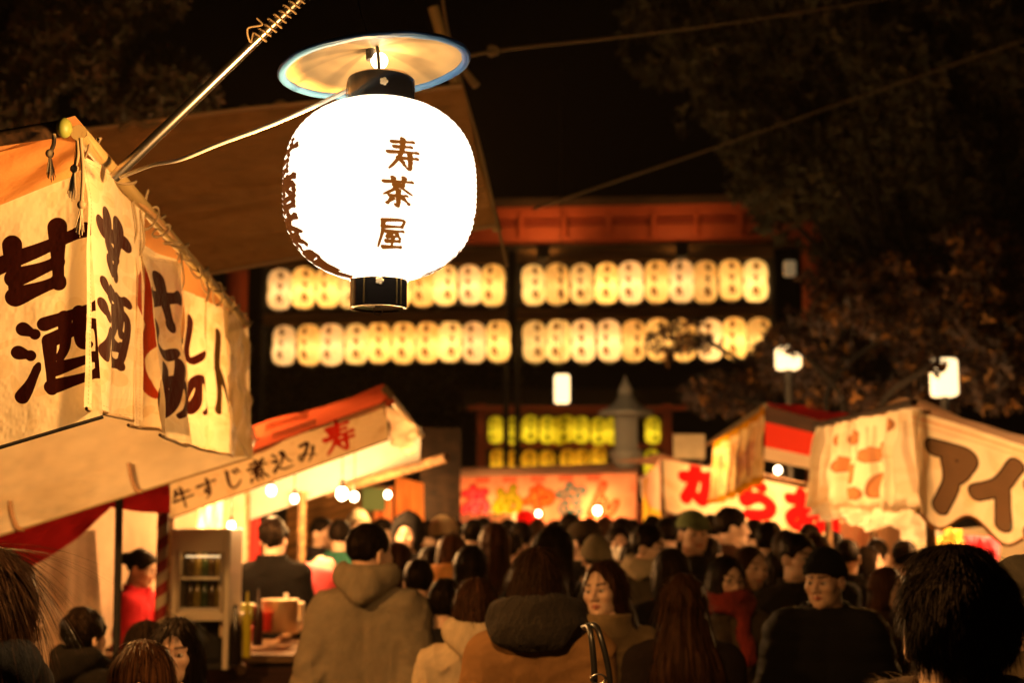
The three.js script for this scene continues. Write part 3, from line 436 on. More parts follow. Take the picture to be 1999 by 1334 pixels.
// ---------- second stall on the left: stewed beef ----------
{
  const D = 7.4, D2 = 9.8, g = thing('market_stall', 'second left stall with slanting sign in black brush letters and red roof', 'market stall', V(-1.5, 0, -8.6)), w = (x) => rel(x, g);
  const sign = print(2048, 384, '#fae8c8', (x, W, H) => {
    speck(x, W, H, 31, 60, '#a8702c', 4, 34);
    ['牛', 'す', 'じ', '煮', '込', 'み'].forEach((c, i) => glyph(x, c, 60 + i * 230, H * 0.26, 190, H * 0.56, 30, '#30180c'));
    glyph(x, '寿', 1455, H * 0.08, 290, H * 0.78, 46, '#c42c1c'); x.fillStyle = '#4a2c12'; x.fillRect(0, 0, W, 12); x.fillRect(0, H - 14, W, 14);
  });
  part('sign_panel', w(sheet(at(312, 948, D), at(752, 784, D), at(760, 860, D), at(335, 1014, D), 60, 10, folds(0.008, 9, 2, 3))), cloth([0.9, 0.8, 0.64], 0.22, { map: sign }), g);
  part('corner_flap', w(sheet(at(752, 784, D), at(820, 850, 9.6), at(798, 890, 9.3), at(760, 860, D), 20, 10, folds(0.03, 4, 3, 6))), cloth([0.9, 0.72, 0.5], 0.5, { map: rep(grime, 1, 1) }), g);
  part('valance', w(sheet(at(430, 950, D2), at(822, 836, D2), at(820, 900, D2), at(452, 1028, D2), 40, 8, folds(0.02, 6, 1, 2))), cloth([0.94, 0.92, 0.86], 0.6), g, 'bright white inner sheet below the sign');
  part('roof_sheet', w(sheet(at(380, 858, D2), at(752, 756, D - 0.02), at(772, 786, D), at(380, 928, D), 40, 14, (u, v) => 0.02 * noise(u * 6, v * 4))), cloth([0.62, 0.12, 0.05], 0.5, { bumpMap: crumple, bumpScale: 0.006 }), g);
  for (const v of [0.34, 0.72]) { const a = at(380, 858, D2).lerp(at(380, 928, D), v), b = at(752, 756, D - 0.02).lerp(at(772, 786, D), v); for (const t of [[0.06, 0.36], [0.42, 0.64]]) part('roof_stripe', w(sheet(a.clone().lerp(b, t[0]).add(V(0, 0.02, 0.05)), a.clone().lerp(b, t[1]).add(V(0, 0.02, 0.05)), a.clone().lerp(b, t[1]).add(V(0, -0.04, 0.07)), a.clone().lerp(b, t[0]).add(V(0, -0.04, 0.07)), 8, 2)), cloth([0.85, 0.7, 0.5], 0.5), g); }
  part('pole_cap', w(rod(at(750, 756, D - 0.03), at(766, 776, D - 0.03), 0.018, 0.018)), M.rope, g);
  part('front_pole', w(rod(at(752, 762, D - 0.01), at(822, 850, 9.7), 0.02)), M.bamboo, g);
  part('projecting_beam', w(rod(at(640, 962, 9.9), at(872, 894, 9.3), 0.035, 0.033)), M.wood, g);
  for (const [px, d] of [[590, 9.7], [480, 9.7], [330, 7.5]]) { const p = at(px, 1000, d); part('post', w(rod(V(p.x, 0, p.z), V(p.x, at(px, px > 400 ? 960 : 990, d).y, p.z), 0.03)), M.wood, g); }
  part('white_hanging', w(sheet(at(388, 985, 8.2), at(435, 975, 8.2), at(432, 1036, 8.2), at(386, 1040, 8.2), 14, 8, folds(0.02, 4, 1, 2))), cloth([0.95, 0.85, 0.65], 0.5), g);
  part('back_cloth', w(sheet(at(450, 960, 9.95), at(508, 950, 9.95), at(508, 1300, 9.95), at(450, 1300, 9.95), 12, 12, folds(0.03, 4, 2, 7))), cloth([0.75, 0.05, 0.05], 0.3), g);
  part('counter_front', w(box(1.15, 0.94, 2.2, at(500, 1270, 7.6).x - 0.3, 0.47, -8.7)), std([0.16, 0.07, 0.05], 0.8, { map: woodTex }), g);
  part('counter_top', w(box(1.25, 0.04, 2.3, at(500, 1270, 7.6).x - 0.3, 0.98, -8.7)), M.wood, g);
  part('ledge', w(rod(at(470, 1308, 7.5), at(602, 1216, 9.0), 0.03, 0.03, 8)), M.wood, g);
}
bulb(at(530, 958, 8.9), 3.4, 'bulb hidden behind the second stall sign, glowing under the red letters', 0.028);
bulb(at(692, 970, 9.25), 1.4, 'smaller bulb close beside the brightest one under the white sheet', 0.026);
bulb(at(668, 964, 9.2), 3.8, 'brightest bare bulb below the white sheet of the second stall', 0.036);
bulb(at(757, 966, 11.4), 2.5, 'bare bulb right of the second stall, in front of orange drapes', 0.026);
bulb(at(340, 985, 8.3), 2.6, 'bulb above the drinks cooler in the second stall', 0.03);
// drinks cooler on the counter
{
  const D = 7.3, k = D / FOC, p = at(400, 1302, D), g = thing('drinks_cooler', 'upright glass-front drinks cooler on the stall counter', 'cooler', p), W = 112 * k, H = 262 * k, DP = 0.32, cm = std([0.66, 0.56, 0.42], 0.4);
  for (const s of [-1, 1]) part('side_wall', box(0.03, H, DP, s * (W / 2 - 0.015), H / 2, 0), cm, g);
  part('back_wall', box(W - 0.06, H, 0.015, 0, H / 2, -DP / 2 + 0.01), M.blackMatt, g); part('header', box(W - 0.06, 44 * k, DP, 0, H - 22 * k, 0), cm, g); part('sill', box(W - 0.06, 20 * k, DP, 0, H * 0.38, 0), cm, g); part('base', box(W - 0.06, 0.03, DP, 0, 0.015, 0), M.blackMatt, g);
  part('shelf', box(W - 0.07, 0.012, DP - 0.05, 0, H * 0.64, 0), std([0.8, 0.75, 0.65], 0.4), g); part('shelf', box(W - 0.07, 0.012, DP - 0.05, 0, H * 0.425, 0), std([0.6, 0.55, 0.5], 0.4), g);
  const frame = part('door', box(0.018, H * 0.43, 0.02, -W / 2 + 0.04, H * 0.62, DP / 2), std([0.45, 0.36, 0.25], 0.4), g); part('door_frame', box(0.018, H * 0.43, 0.02, W / 2 - 0.04, H * 0.62, DP / 2), std([0.45, 0.36, 0.25], 0.4), frame);
  part('pane', box(W - 0.09, H * 0.42, 0.004, 0, H * 0.62, DP / 2, 0.001), M.glass, frame); part('handle', rod(V(W / 2 - 0.04, H * 0.6, DP / 2 + 0.025), V(W / 2 - 0.04, H * 0.7, DP / 2 + 0.025), 0.007), M.steel, frame);
  for (const y of [H * 0.43, H * 0.65]) for (let i = 0; i < 5; i++) { const c = [[0.05, 0.03, 0.01], [0.16, 0.12, 0.03], [0.03, 0.05, 0.02]][i % 3]; part('bottle', lathe([[0.001, 0], [0.024, 0.002], [0.024, 0.085], [0.012, 0.115], [0.011, 0.14], [0.001, 0.141]], 14).translate(-W / 2 + 0.075 + i * (W - 0.15) / 4, y, 0.04), std(c, 0.15), g); }
  lamp(g, 0.015, WARM, 0.02, V(0, H * 0.8, DP / 2 - 0.06)); part('strip_lamp', rod(V(-W / 2 + 0.06, H * 0.8, DP / 2 - 0.06), V(W / 2 - 0.06, H * 0.8, DP / 2 - 0.06), 0.004), std([0.8, 0.75, 0.6], 0.5, { emissive: rgb(1, 0.7, 0.35), emissiveIntensity: 1.2 }), g);
}
bulb(at(452, 1026, 8.0), 0.5, 'bulb just right of the drinks cooler top', 0.02, HOT, 0.12);
bulb(at(575, 974, 8.3), 2.4, 'bulb above the counter, lost against the white sheet of the second stall', 0.022, HOT, 0.1);
{ // wares on the counter
  const put = (px, py, D, geo, m, name, label, cat, grp) => { const p = at(px, py, D); return solo(name, geo.translate(p.x, p.y, p.z), m, label, cat, grp); };
  const bottle = (h, r) => lathe([[0.001, 0], [r, 0.004], [r, h * 0.55], [r * 0.42, h * 0.72], [r * 0.36, h * 0.97], [0.001, h]], 16);
  put(458, 1300, 7.2, bottle(0.3, 0.035), std([0.015, 0.01, 0.008], 0.15), 'dark_bottle', 'tall dark bottle at the right foot of the cooler', 'bottle');
  put(481, 1285, 7.25, bottle(0.33, 0.022), std([0.6, 0.5, 0.03], 0.2), 'yellow_bottle', 'slim yellow bottle next to the dark bottle', 'bottle');
  put(503, 1262, 7.6, bottle(0.3, 0.028), std([0.05, 0.015, 0.012], 0.2), 'brown_bottle', 'reddish brown bottle between yellow bottle and red cup', 'bottle');
  put(519, 1232, 7.9, lathe([[0.001, 0], [0.03, 0], [0.036, 0.1], [0.034, 0.1], [0.001, 0.09]], 20), std([0.7, 0.04, 0.03], 0.4), 'red_cup', 'bright red cup in front of the metal container', 'cup');
  const tin = lathe([[0.001, 0], [0.1, 0], [0.1, 0.17], [0.104, 0.175], [0.1, 0.178], [0.001, 0.172]], 28); put(546, 1234, 8.0, tin, std([0.62, 0.45, 0.28], 0.35, { metalness: 0.5 }), 'metal_tin', 'large metallic container standing on the counter', 'container');
  put(476, 1196, 7.6, box(0.11, 0.09, 0.1, 0, 0, 0, 0.01), std([0.55, 0.6, 0.12], 0.5), 'packet', 'yellow-green packet beside the cooler', 'packet'); put(492, 1200, 7.62, box(0.05, 0.1, 0.08, 0, 0, 0, 0.01), std([0.6, 0.08, 0.06], 0.5), 'packet', 'small red packet beside the yellow-green one', 'packet');
  put(572, 1200, 8.3, box(0.12, 0.14, 0.12, 0, 0, 0, 0.012), std([0.75, 0.6, 0.4], 0.7), 'cardboard_box', 'pale box behind the metal container', 'box');
  put(468, 1200, 7.4, box(0.1, 0.02, 0.09), std([0.8, 0.7, 0.55], 0.5), 'tray', 'small white tray at the side of the cooler', 'tray');
  const cup = () => lathe([[0.001, 0], [0.024, 0], [0.034, 0.09], [0.032, 0.09], [0.001, 0.08]], 18);
  [[505, 1216, 8.3, 'first'], [524, 1206, 8.5, 'second'], [560, 1188, 8.6, 'third'], [576, 1180, 8.8, 'fourth']].forEach(([px, py, D, n]) => put(px, py, D, cup(), std([0.85, 0.78, 0.66], 0.5), 'paper_cup', `${n} white paper cup from the left on the second stall counter`, 'cup', 'white paper cups along the stall counter'));
  [[492, 1238, 7.9, [0.75, 0.12, 0.1], 'red square tin left of the red cup'], [586, 1216, 8.5, [0.85, 0.55, 0.4], 'peach carton right of the metal container'], [448, 1228, 7.3, [0.7, 0.5, 0.3], 'tan carton close to the cooler side'], [570, 1222, 8.2, [0.8, 0.7, 0.5], 'low cream carton in front of the pale box']].forEach(([px, py, D, c, l]) => put(px, py, D, box(0.085, 0.08, 0.09, 0, 0, 0, 0.008), std(c, 0.55), 'carton', l, 'carton'));
  const bag = (r, s) => { const g = new THREE.SphereGeometry(r, 24, 16), P = g.attributes.position; for (let i = 0; i < P.count; i++) { const x = P.getX(i), y = P.getY(i), z = P.getZ(i), k = 1 + 0.22 * noise(x * 14 + s, y * 14, z * 14); P.setXYZ(i, x * k, y * k * (y < 0 ? 0.8 : 1.15), z * k); } g.computeVertexNormals(); return g; };
  [[602, 1188, 8.8, 0.12, [0.8, 0.12, 0.14], 'crumpled red bag lowest in the heap by the grey hoodie'], [622, 1150, 8.9, 0.13, [0.8, 0.16, 0.2], 'rosy red bag in the middle of the heap on the counter'], [604, 1128, 9, 0.08, [0.85, 0.3, 0.34], 'pink bag leaning left at the top of the heap'], [632, 1120, 9.1, 0.085, [0.85, 0.45, 0.4], 'pale pink bag at the top right of the heap'], [588, 1210, 8.7, 0.07, [0.8, 0.5, 0.36], 'small peach bag in front of the red heap']].forEach(([px, py, D, r, c, l], i) => put(px, py, D, bag(r, i * 5), cloth(c, 0.3, { roughness: 0.6 }), 'paper_bag', l, 'bag', 'red and pink bags heaped on the stall counter'));
  [[604, 1112, 9.05, 'whitish paper ball on the left of the heap'], [627, 1100, 9.1, 'whitish paper ball topmost in the heap'], [641, 1116, 9.12, 'whitish paper ball at the right end of the heap']].forEach(([px, py, D, l], i) => put(px, py, D, bag(0.035, 40 + i * 3), cloth([0.95, 0.85, 0.65], 0.4), 'paper_ball', l, 'paper ball', 'whitish paper balls on the heap of bags'));
}

// ---------- end of the lane: candy stall and its neighbours ----------
{
  const D = 16.2, g = thing('market_stall', 'candy stall closing the lane, pink banner with five coloured letters', 'market stall', V(at(1060, 1000, D).x, 0, -D - 0.6)), w = (x) => rel(x, g);
  const t = print(1536, 400, '#f2b49a', (x, W, H) => {
    speck(x, W, H, 51, 90, '#e0604a', 6, 60);
    const cs = ['#d0204a', '#8e9a12', '#e2501e', '#2f7f98', '#d8482a'];
    ['あ', 'め', 'や', 'さ', 'ん'].forEach((c, i) => { const X = 90 + i * 265, Y = H * 0.2; glyph(x, c, X, Y, 230, H * 0.62, 74, i === 3 ? '#4a5a50' : '#7a5a1c', { even: true }); glyph(x, c, X, Y, 230, H * 0.62, 58, cs[i], { even: true }); glyph(x, c, X, Y, 230, H * 0.62, 14, ['#e86a7a', '#c0c040', '#f0904a', '#e0a070', '#f0a080'][i], { even: true }); });
    x.globalAlpha = 0.5; for (let i = 0; i < 5; i++) { x.fillStyle = '#c8402c'; x.fillRect(200 + i * 230, 6, 120, 50); } x.globalAlpha = 1;
  });
  part('banner', w(sheet(at(880, 932, D), at(1243, 924, D), at(1240, 1022, D), at(878, 1030, D), 40, 12, folds(0.015, 6, 2, 3))), cloth([0.9, 0.72, 0.6], 0.5, { map: t }), g);
  part('back_cloth', w(sheet(at(880, 980, D + 1.2), at(1250, 980, D + 1.2), at(1250, 1300, D + 1.2), at(880, 1300, D + 1.2), 20, 10, folds(0.05, 8, 2, 1))), cloth([0.8, 0.22, 0.16], 0.3), g);
  part('awning', w(sheet(at(892, 1000, D - 0.25), at(1008, 1000, D - 0.25), at(1008, 1040, D - 0.1), at(892, 1040, D - 0.1), 60, 6, (u, v) => 0.05 * Math.abs(Math.sin(u * 15.7)), (u) => 0.6 + 0.4 * Math.abs(Math.sin(u * 15.7)))), cloth([0.95, 0.85, 0.7], 0.6), g, 'white scalloped awning under the pink banner');
  part('roof_sheet', w(sheet(at(878, 910, D + 1.4), at(1246, 905, D + 1.4), at(1246, 926, D), at(878, 934, D), 20, 8, folds(0.02, 4, 2, 4))), cloth([0.5, 0.3, 0.2], 0.3), g);
  for (const px of [882, 1240]) { const p = at(px, 1000, D + 0.05); part('post', w(rod(V(p.x, 0, p.z), V(p.x, at(px, 930, D).y, p.z), 0.03)), M.wood, g); }
  part('counter', w(box(2, 0.9, 0.5, at(1060, 1000, D).x, 0.45, -D - 0.5)), M.darkWood, g);
  solo('red_paper_lantern', new THREE.SphereGeometry(0.11, 20, 14).scale(1, 0.95, 1).translate(at(1026, 1014, D - 0.4).x, at(1026, 1014, D - 0.4).y, -D + 0.4), cloth([0.9, 0.02, 0.02], 0.4), 'bright red balloon above the crowd before the candy stall', 'balloon').name = 'red_balloon';
}
bulb(at(1166, 997, 15.9), 3.2, 'bright bare bulb under the right end of the pink candy banner', 0.04); bulb(at(1051, 1003, 15.9), 1.2, 'small bare bulb under the middle of the pink candy banner', 0.028);
bulb(at(950, 1010, 16.5), 2.6, 'bulb behind the white scalloped awning of the candy stall', 0.04);
solo('orange_drape', sheet(at(772, 930, 13), at(826, 944, 13), at(832, 1100, 13), at(770, 1100, 13), 24, 16, folds(0.05, 5, 2, 3)), cloth([0.85, 0.3, 0.08], 0.45), 'glowing orange drape between the second left stall and the candy stall', 'drape');
solo('orange_drape', sheet(at(722, 952, 13.2), at(766, 950, 13.2), at(766, 1100, 13.2), at(722, 1100, 13.2), 24, 16, folds(0.04, 5, 2, 8)), cloth([0.8, 0.28, 0.1], 0.4), 'orange drape partly hidden behind the bulb, left of the other orange drape', 'drape');
bulb(at(800, 985, 13.6), 1.8, 'bulb glowing behind the orange drape', 0.03);
solo('green_board', box(0.2, 0.2, 0.02).translate(at(730, 975, 12.4).x, at(730, 975, 12.4).y, -12.4), std([0.12, 0.2, 0.08], 0.7), 'small dark green board beside the far bulb', 'board');
solo('striped_curtain', sheet(at(838, 942, 14.5), at(884, 930, 14.5), at(884, 1120, 14.5), at(838, 1120, 14.5), 30, 12, (u, v) => 0.04 * Math.sin(u * 30)), cloth([1, 1, 1], 0.4, { map: print(256, 64, '#e8a878', (x) => { x.fillStyle = '#b02a20'; for (let i = 0; i < 5; i++) x.fillRect(i * 52, 0, 18, 64); }) }), 'pink and red striped curtain at the left end of the candy stall', 'curtain');
solo('plank_wall', sheet(at(560, 985, 12.5), at(730, 930, 12.5), at(730, 1300, 12.5), at(560, 1300, 12.5), 10, 6, folds(0.02, 4, 2)), cloth([0.45, 0.3, 0.14], 0.2, { map: woodTex }), 'tan canvas wall behind the men at the second left stall', 'canvas wall');
solo('yellow_banner', sheet(at(1252, 935, 14.2), at(1292, 930, 14), at(1294, 1150, 14), at(1254, 1150, 14.2), 16, 16, folds(0.04, 4, 2, 6)), cloth([0.9, 0.55, 0.06], 0.5), 'narrow upright yellow banner right of the candy stall', 'banner');
bulb(at(1268, 1010, 14.6), 1.5, 'bulb glowing behind the narrow yellow banner', 0.03);

// ---------- right side: fried chicken stalls ----------
{
  const D = 12.6, g = thing('market_stall', 'right stall with white sheet lettered in fat red characters', 'market stall', V(at(1500, 1000, D).x, 0, -D - 0.8)), w = (x) => rel(x, g);
  const t = print(1536, 380, '#fbf0d8', (x, W, H) => {
    speck(x, W, H, 61, 60, '#d89a50', 6, 50);
    ['か', 'ら', 'あ', 'げ'].forEach((c, i) => { const X = [128, 520, 855, 1180][i], Y = [0, 5, 30, 42][i], G = 275; glyph(x, c, X, Y, 285, G, 84, '#a06a2c', { even: true }); glyph(x, c, X, Y, 285, G, 74, '#d3161c', { even: true }); });
  });
  part('sign_panel', w(sheet(at(1292, 896, D), at(1720, 985, D), at(1720, 1092, D), at(1298, 1000, D), 80, 16, folds(0.02, 8, 2, 3), (u) => 0.93 + 0.07 * Math.sin(u * 40))), cloth([0.92, 0.87, 0.78], 0.58, { map: t }), g);
  part('roof_sheet', w(sheet(at(1180, 900, D + 1.5), at(1400, 905, D + 1.5), at(1720, 982, D - 0.02), at(1290, 893, D - 0.02), 20, 8, folds(0.03, 5, 2, 3))), cloth([0.6, 0.36, 0.24], 0.35), g);
  part('front_flap', w(sheet(at(1250, 935, D + 2.2), at(1292, 893, D), at(1300, 1000, D), at(1256, 985, D + 2.2), 14, 10, folds(0.03, 4, 2, 9))), cloth([0.85, 0.55, 0.4], 0.5), g);
  for (const px of [1296, 1715]) { const p = at(px, 1000, D + 0.05); part('post', w(rod(V(p.x, 0, p.z), V(p.x, at(px, px < 1400 ? 900 : 985, D).y, p.z), 0.03)), M.wood, g); }
  part('counter', w(box(1.6, 0.9, 0.5, at(1500, 1000, D).x, 0.45, -D - 0.9)), M.darkWood, g);
  part('back_cloth', w(sheet(at(1640, 1020, D - 0.1), at(1760, 1030, D - 0.1), at(1770, 1300, D - 0.1), at(1640, 1300, D - 0.1), 16, 10, folds(0.04, 4, 2, 2))), cloth([0.7, 0.42, 0.24], 0.4), g);
}
bulb(at(1530, 985, 13.3), 4.6, 'strong bulb glowing through the sheet between the red letters', 0.05); bulb(at(1518, 918, 12.9), 2.6, 'long bright bulb under the white band of the red roof', 0.03); bulb(at(1452, 900, 12.2), 1.8, 'bulb glowing behind the narrow yellow banner with purple print', 0.03); bulb(at(1400, 950, 13.2), 1.8, 'bulb behind the first red letter of the right stall', 0.03);
{
  const D = 10.7, g = thing('market_stall', 'right stall with red and white striped side below a dark roof edge', 'market stall', V(at(1560, 900, D).x, 0, -D - 0.6)), w = (x) => rel(x, g);
  const A = at(1494, 792, D), B = at(1392, 862, 12.4);
  part('roof_sheet', w(sheet(at(1505, 786, D + 0.5), at(1690, 815, D + 0.5), at(1700, 850, D), A, 20, 8, folds(0.02, 4, 2, 2))), cloth([0.6, 0.02, 0.02], 0.2), g);
  part('edge_board', w(sheet(A, at(1700, 850, D), at(1700, 872, D), at(1494, 824, D), 12, 3)), std([0.16, 0.08, 0.05], 0.7, { map: woodTex }), g);
  part('red_band', w(sheet(at(1494, 824, D), at(1700, 872, D), at(1700, 915, D), at(1492, 872, D), 20, 6, folds(0.01, 4, 1, 2))), cloth([0.85, 0.06, 0.03], 0.5), g);
  part('white_band', w(sheet(at(1492, 872, D), at(1700, 915, D), at(1700, 940, D), at(1490, 898, D), 20, 6, folds(0.012, 4, 1, 4))), cloth([0.85, 0.66, 0.45], 0.45), g);
  part('cross_bar', w(rod(at(1488, 932, D + 0.3), at(1700, 976, D + 0.3), 0.02)), M.wood, g);
  part('front_pole', w(rod(A, B.clone().add(V(-0.06, -0.03, 0)), 0.018)), M.rope, g);
  for (const [px, d] of [[1700, D]]) { const p = at(px, 900, d + 0.06); part('post', w(rod(V(p.x, 0, p.z), V(p.x, at(px, px < 1600 ? 800 : 850, d).y, p.z), 0.025)), M.wood, g); }
  const o = thing('hanging_banner', 'narrow yellow banner with smeared purple print on the far right stall', 'banner', A), t = print(512, 512, '#f8ead0', (x, W, H) => { speck(x, W, H, 71, 40, '#c08830', 6, 40); const R = rng(9); for (let i = 0; i < 130; i++) { x.globalAlpha = 0.3; x.fillStyle = ['#7a3040', '#8a4a6a', '#6a2a20', '#a04a3a', '#c88a50'][i % 5]; x.fillRect(W * (0.06 + 0.86 * R()), H * (0.16 + 0.5 * R()), 4 + 12 * R(), H * (0.05 + 0.24 * R())); } x.globalAlpha = 0.9; x.fillStyle = '#d09a10'; x.fillRect(0, 0, W, H * 0.13); x.fillRect(0, H * 0.93, W, H * 0.07); x.globalAlpha = 1; });
  part('cloth', rel(sheet(B, A, at(1488, 940, D), at(1396, 985, 12.4), 50, 24, (u, v) => 0.04 * Math.sin(u * 34 + v) * (0.5 + v) + 0.02 * noise(u * 9, v * 4, 2)), o), cloth([0.9, 0.76, 0.5], 0.5, { map: t }), o);
}
{
  const D = 7.4, D2 = 9.2, g = thing('market_stall', 'near right stall with white sheet and huge brown outlined letters, selling ice cream', 'market stall', V(2.7, 0, -8)), w = (x) => rel(x, g);
  const t = print(2048, 804, '#fdf2dc', (x, W, H) => {
    speck(x, W, H, 81, 70, '#e0a868', 10, 80);
    x.fillStyle = '#e6a878'; x.globalAlpha = 0.5; x.fillRect(0, H * 0.05, W, 26); x.fillRect(0, H * 0.12, W, 12); x.globalAlpha = 1;
    const G = [['ア', 120, 150, 330, 580], ['イ', 440, 170, 420, 560], ['ス', 860, 250, 440, 520]];
    for (const [c, X, Y, a, b] of G) glyph(x, c, X, Y, a, b, 146, '#141a1e', { even: true, sharp: true }); x.fillStyle = '#2a6a7a'; x.fillRect(690, 690, 50, 50);
    for (const [c, X, Y, a, b] of G) glyph(x, c, X, Y, a, b, 118, '#6e5844', { even: true, sharp: true });
  });
  const A = at(1780, 800, D), A2 = at(1794, 1004, D);
  part('sign_panel', w(sheet(A, at(2300, 968, D), at(2300, 1130, D), A2, 90, 24, folds(0.02, 8, 3, 3), (u) => 1 + 0.1 * Math.sin(u * 24))), cloth([0.92, 0.87, 0.78], 0.5, { map: t }), g);
  const trim = []; for (let i = 0; i <= 60; i++) { const u = i / 60; trim.push(A.clone().lerp(at(2300, 968, D), u).lerp(A2.clone().lerp(at(2300, 1130, D), u), 1 + 0.1 * Math.sin(u * 24)).add(V(0, 0, 0.015))); }
  part('trim', w(tube(trim, 0.009, 6, 120)), std([0.75, 0.3, 0.08], 0.8), g);
  part('roof_sheet', w(sheet(at(1600, 826, D2), at(1788, 782, D - 0.04), at(2320, 950, D - 0.04), at(2300, 985, D2), 20, 12, folds(0.03, 5, 4, 3))), cloth([0.26, 0.15, 0.08], 0.15), g);
  part('front_pole', w(rod(at(1784, 786, D - 0.02), at(1590, 832, D2 + 0.05), 0.02)), M.darkWood, g);
  for (const [px, d] of [[1792, D], [1598, D2]]) { const p = at(px, 900, d + 0.05); part('post', w(rod(V(p.x + 0.05, 0, p.z), V(p.x + 0.05, at(px, d < 8 ? 800 : 840, d).y, p.z), 0.025)), M.wood, g); }
  part('counter', w(box(1.3, 0.95, 1.5, 3.2, 0.48, -8.3)), M.darkWood, g);
  part('lower_valance', w(sheet(at(1592, 978, D2), at(1800, 985, D + 0.1), at(1832, 1066, D + 0.1), at(1602, 1008, D2), 70, 12, (u, v) => 0.06 * Math.sin(u * 60 + 3 * v) + 0.05 * noise(u * 14, v * 6, 2), (u) => 0.8 + 0.2 * Math.sin(u * 16))), cloth([0.9, 0.82, 0.68], 0.5), g, 'bright frilled valance under the front banner');
  part('back_cloth', w(sheet(at(1780, 1040, D2 + 0.8), at(2300, 1000, D2 + 0.8), at(2300, 1400, D2 + 0.8), at(1780, 1400, D2 + 0.8), 20, 10, folds(0.06, 7, 2, 2))), cloth([0.9, 0.74, 0.5], 0.4), g);
  const o = thing('hanging_banner', 'gathered white banner with orange-brown print on the front of the ice cream stall', 'banner', A), b = print(512, 512, '#faf2e0', (x, W, H) => {
    speck(x, W, H, 91, 30, '#c89858', 6, 40); x.fillStyle = '#b87a4a';
    for (const [a, c, r, q] of [[0.3, 0.2, 18, 40], [0.42, 0.2, 24, 46], [0.32, 0.5, 34, 52], [0.42, 0.62, 14, 60], [0.62, 0.42, 36, 46], [0.74, 0.38, 28, 40], [0.4, 0.84, 18, 44], [0.52, 0.84, 22, 44], [0.66, 0.74, 9, 70], [0.8, 0.14, 16, 40]]) { x.globalAlpha = 0.85; x.beginPath(); x.ellipse(a * W, c * H, r, q, 0.1, 0, 7); x.fill(); x.globalAlpha = 0.5; x.strokeStyle = '#5a3018'; x.lineWidth = 5; x.stroke(); }
    x.fillStyle = '#8a6a58'; for (let i = 0; i < 14; i++) { x.globalAlpha = 0.3; x.fillRect(W * (0.02 + 0.07 * i), H * (0.05 + 0.1 * noise(i * 3.3)), 6 + 5 * noise(i), H * 0.7); } x.globalAlpha = 1;
  });
  part('cloth', rel(sheet(at(1594, 836, D2), at(1782, 796, D - 0.03), at(1792, 1000, D - 0.03), at(1588, 990, D2), 120, 30, (u, v) => (0.045 * Math.sin(u * 62 + 2 * v + 2 * noise(u * 7)) + 0.03 * Math.sin(u * 23 + 1)) * (0.5 + 0.5 * v) + 0.02 * noise(u * 8, v * 5, 7), (u) => 1 + 0.02 * Math.sin(u * 46)), o), cloth([0.92, 0.88, 0.8], 0.5, { map: b }), o);
  part('clip', rel(new THREE.SphereGeometry(0.018, 10, 8).translate(at(1790, 998, D - 0.06).x, at(1790, 998, D - 0.06).y, -D + 0.06), o), M.gold, o);
  solo('gathered_curtain', sheet(at(1806, 1022, 8.2), at(1880, 1036, 8.2), at(1880, 1150, 8.2), at(1806, 1130, 8.2), 50, 24, (u, v) => 0.05 * noise(u * 9, v * 9, 2) + 0.03 * Math.sin(u * 30)), cloth([0.95, 0.7, 0.2], 0.55), 'bunched yellow curtain hanging under the ice cream letters', 'curtain');
  solo('gathered_curtain', sheet(at(1882, 1044, 8.25), at(1946, 1050, 8.25), at(1942, 1180, 8.25), at(1880, 1160, 8.25), 50, 24, (u, v) => 0.05 * noise(u * 7, v * 7, 5) + 0.02 * Math.sin(u * 26)), cloth([0.9, 0.14, 0.22], 0.5), 'bunched pink-red curtain right of the yellow one', 'curtain');
}
bulb(at(2010, 985, 8.3), 5, 'bulb shining through the right end of the ice cream sheet', 0.05); bulb(at(1720, 1000, 9.9), 1.0, 'bulb behind the frilled valance of the ice cream stall', 0.04); bulb(at(1850, 960, 8.6), 2.2, 'bulb behind the first huge brown letter', 0.04);

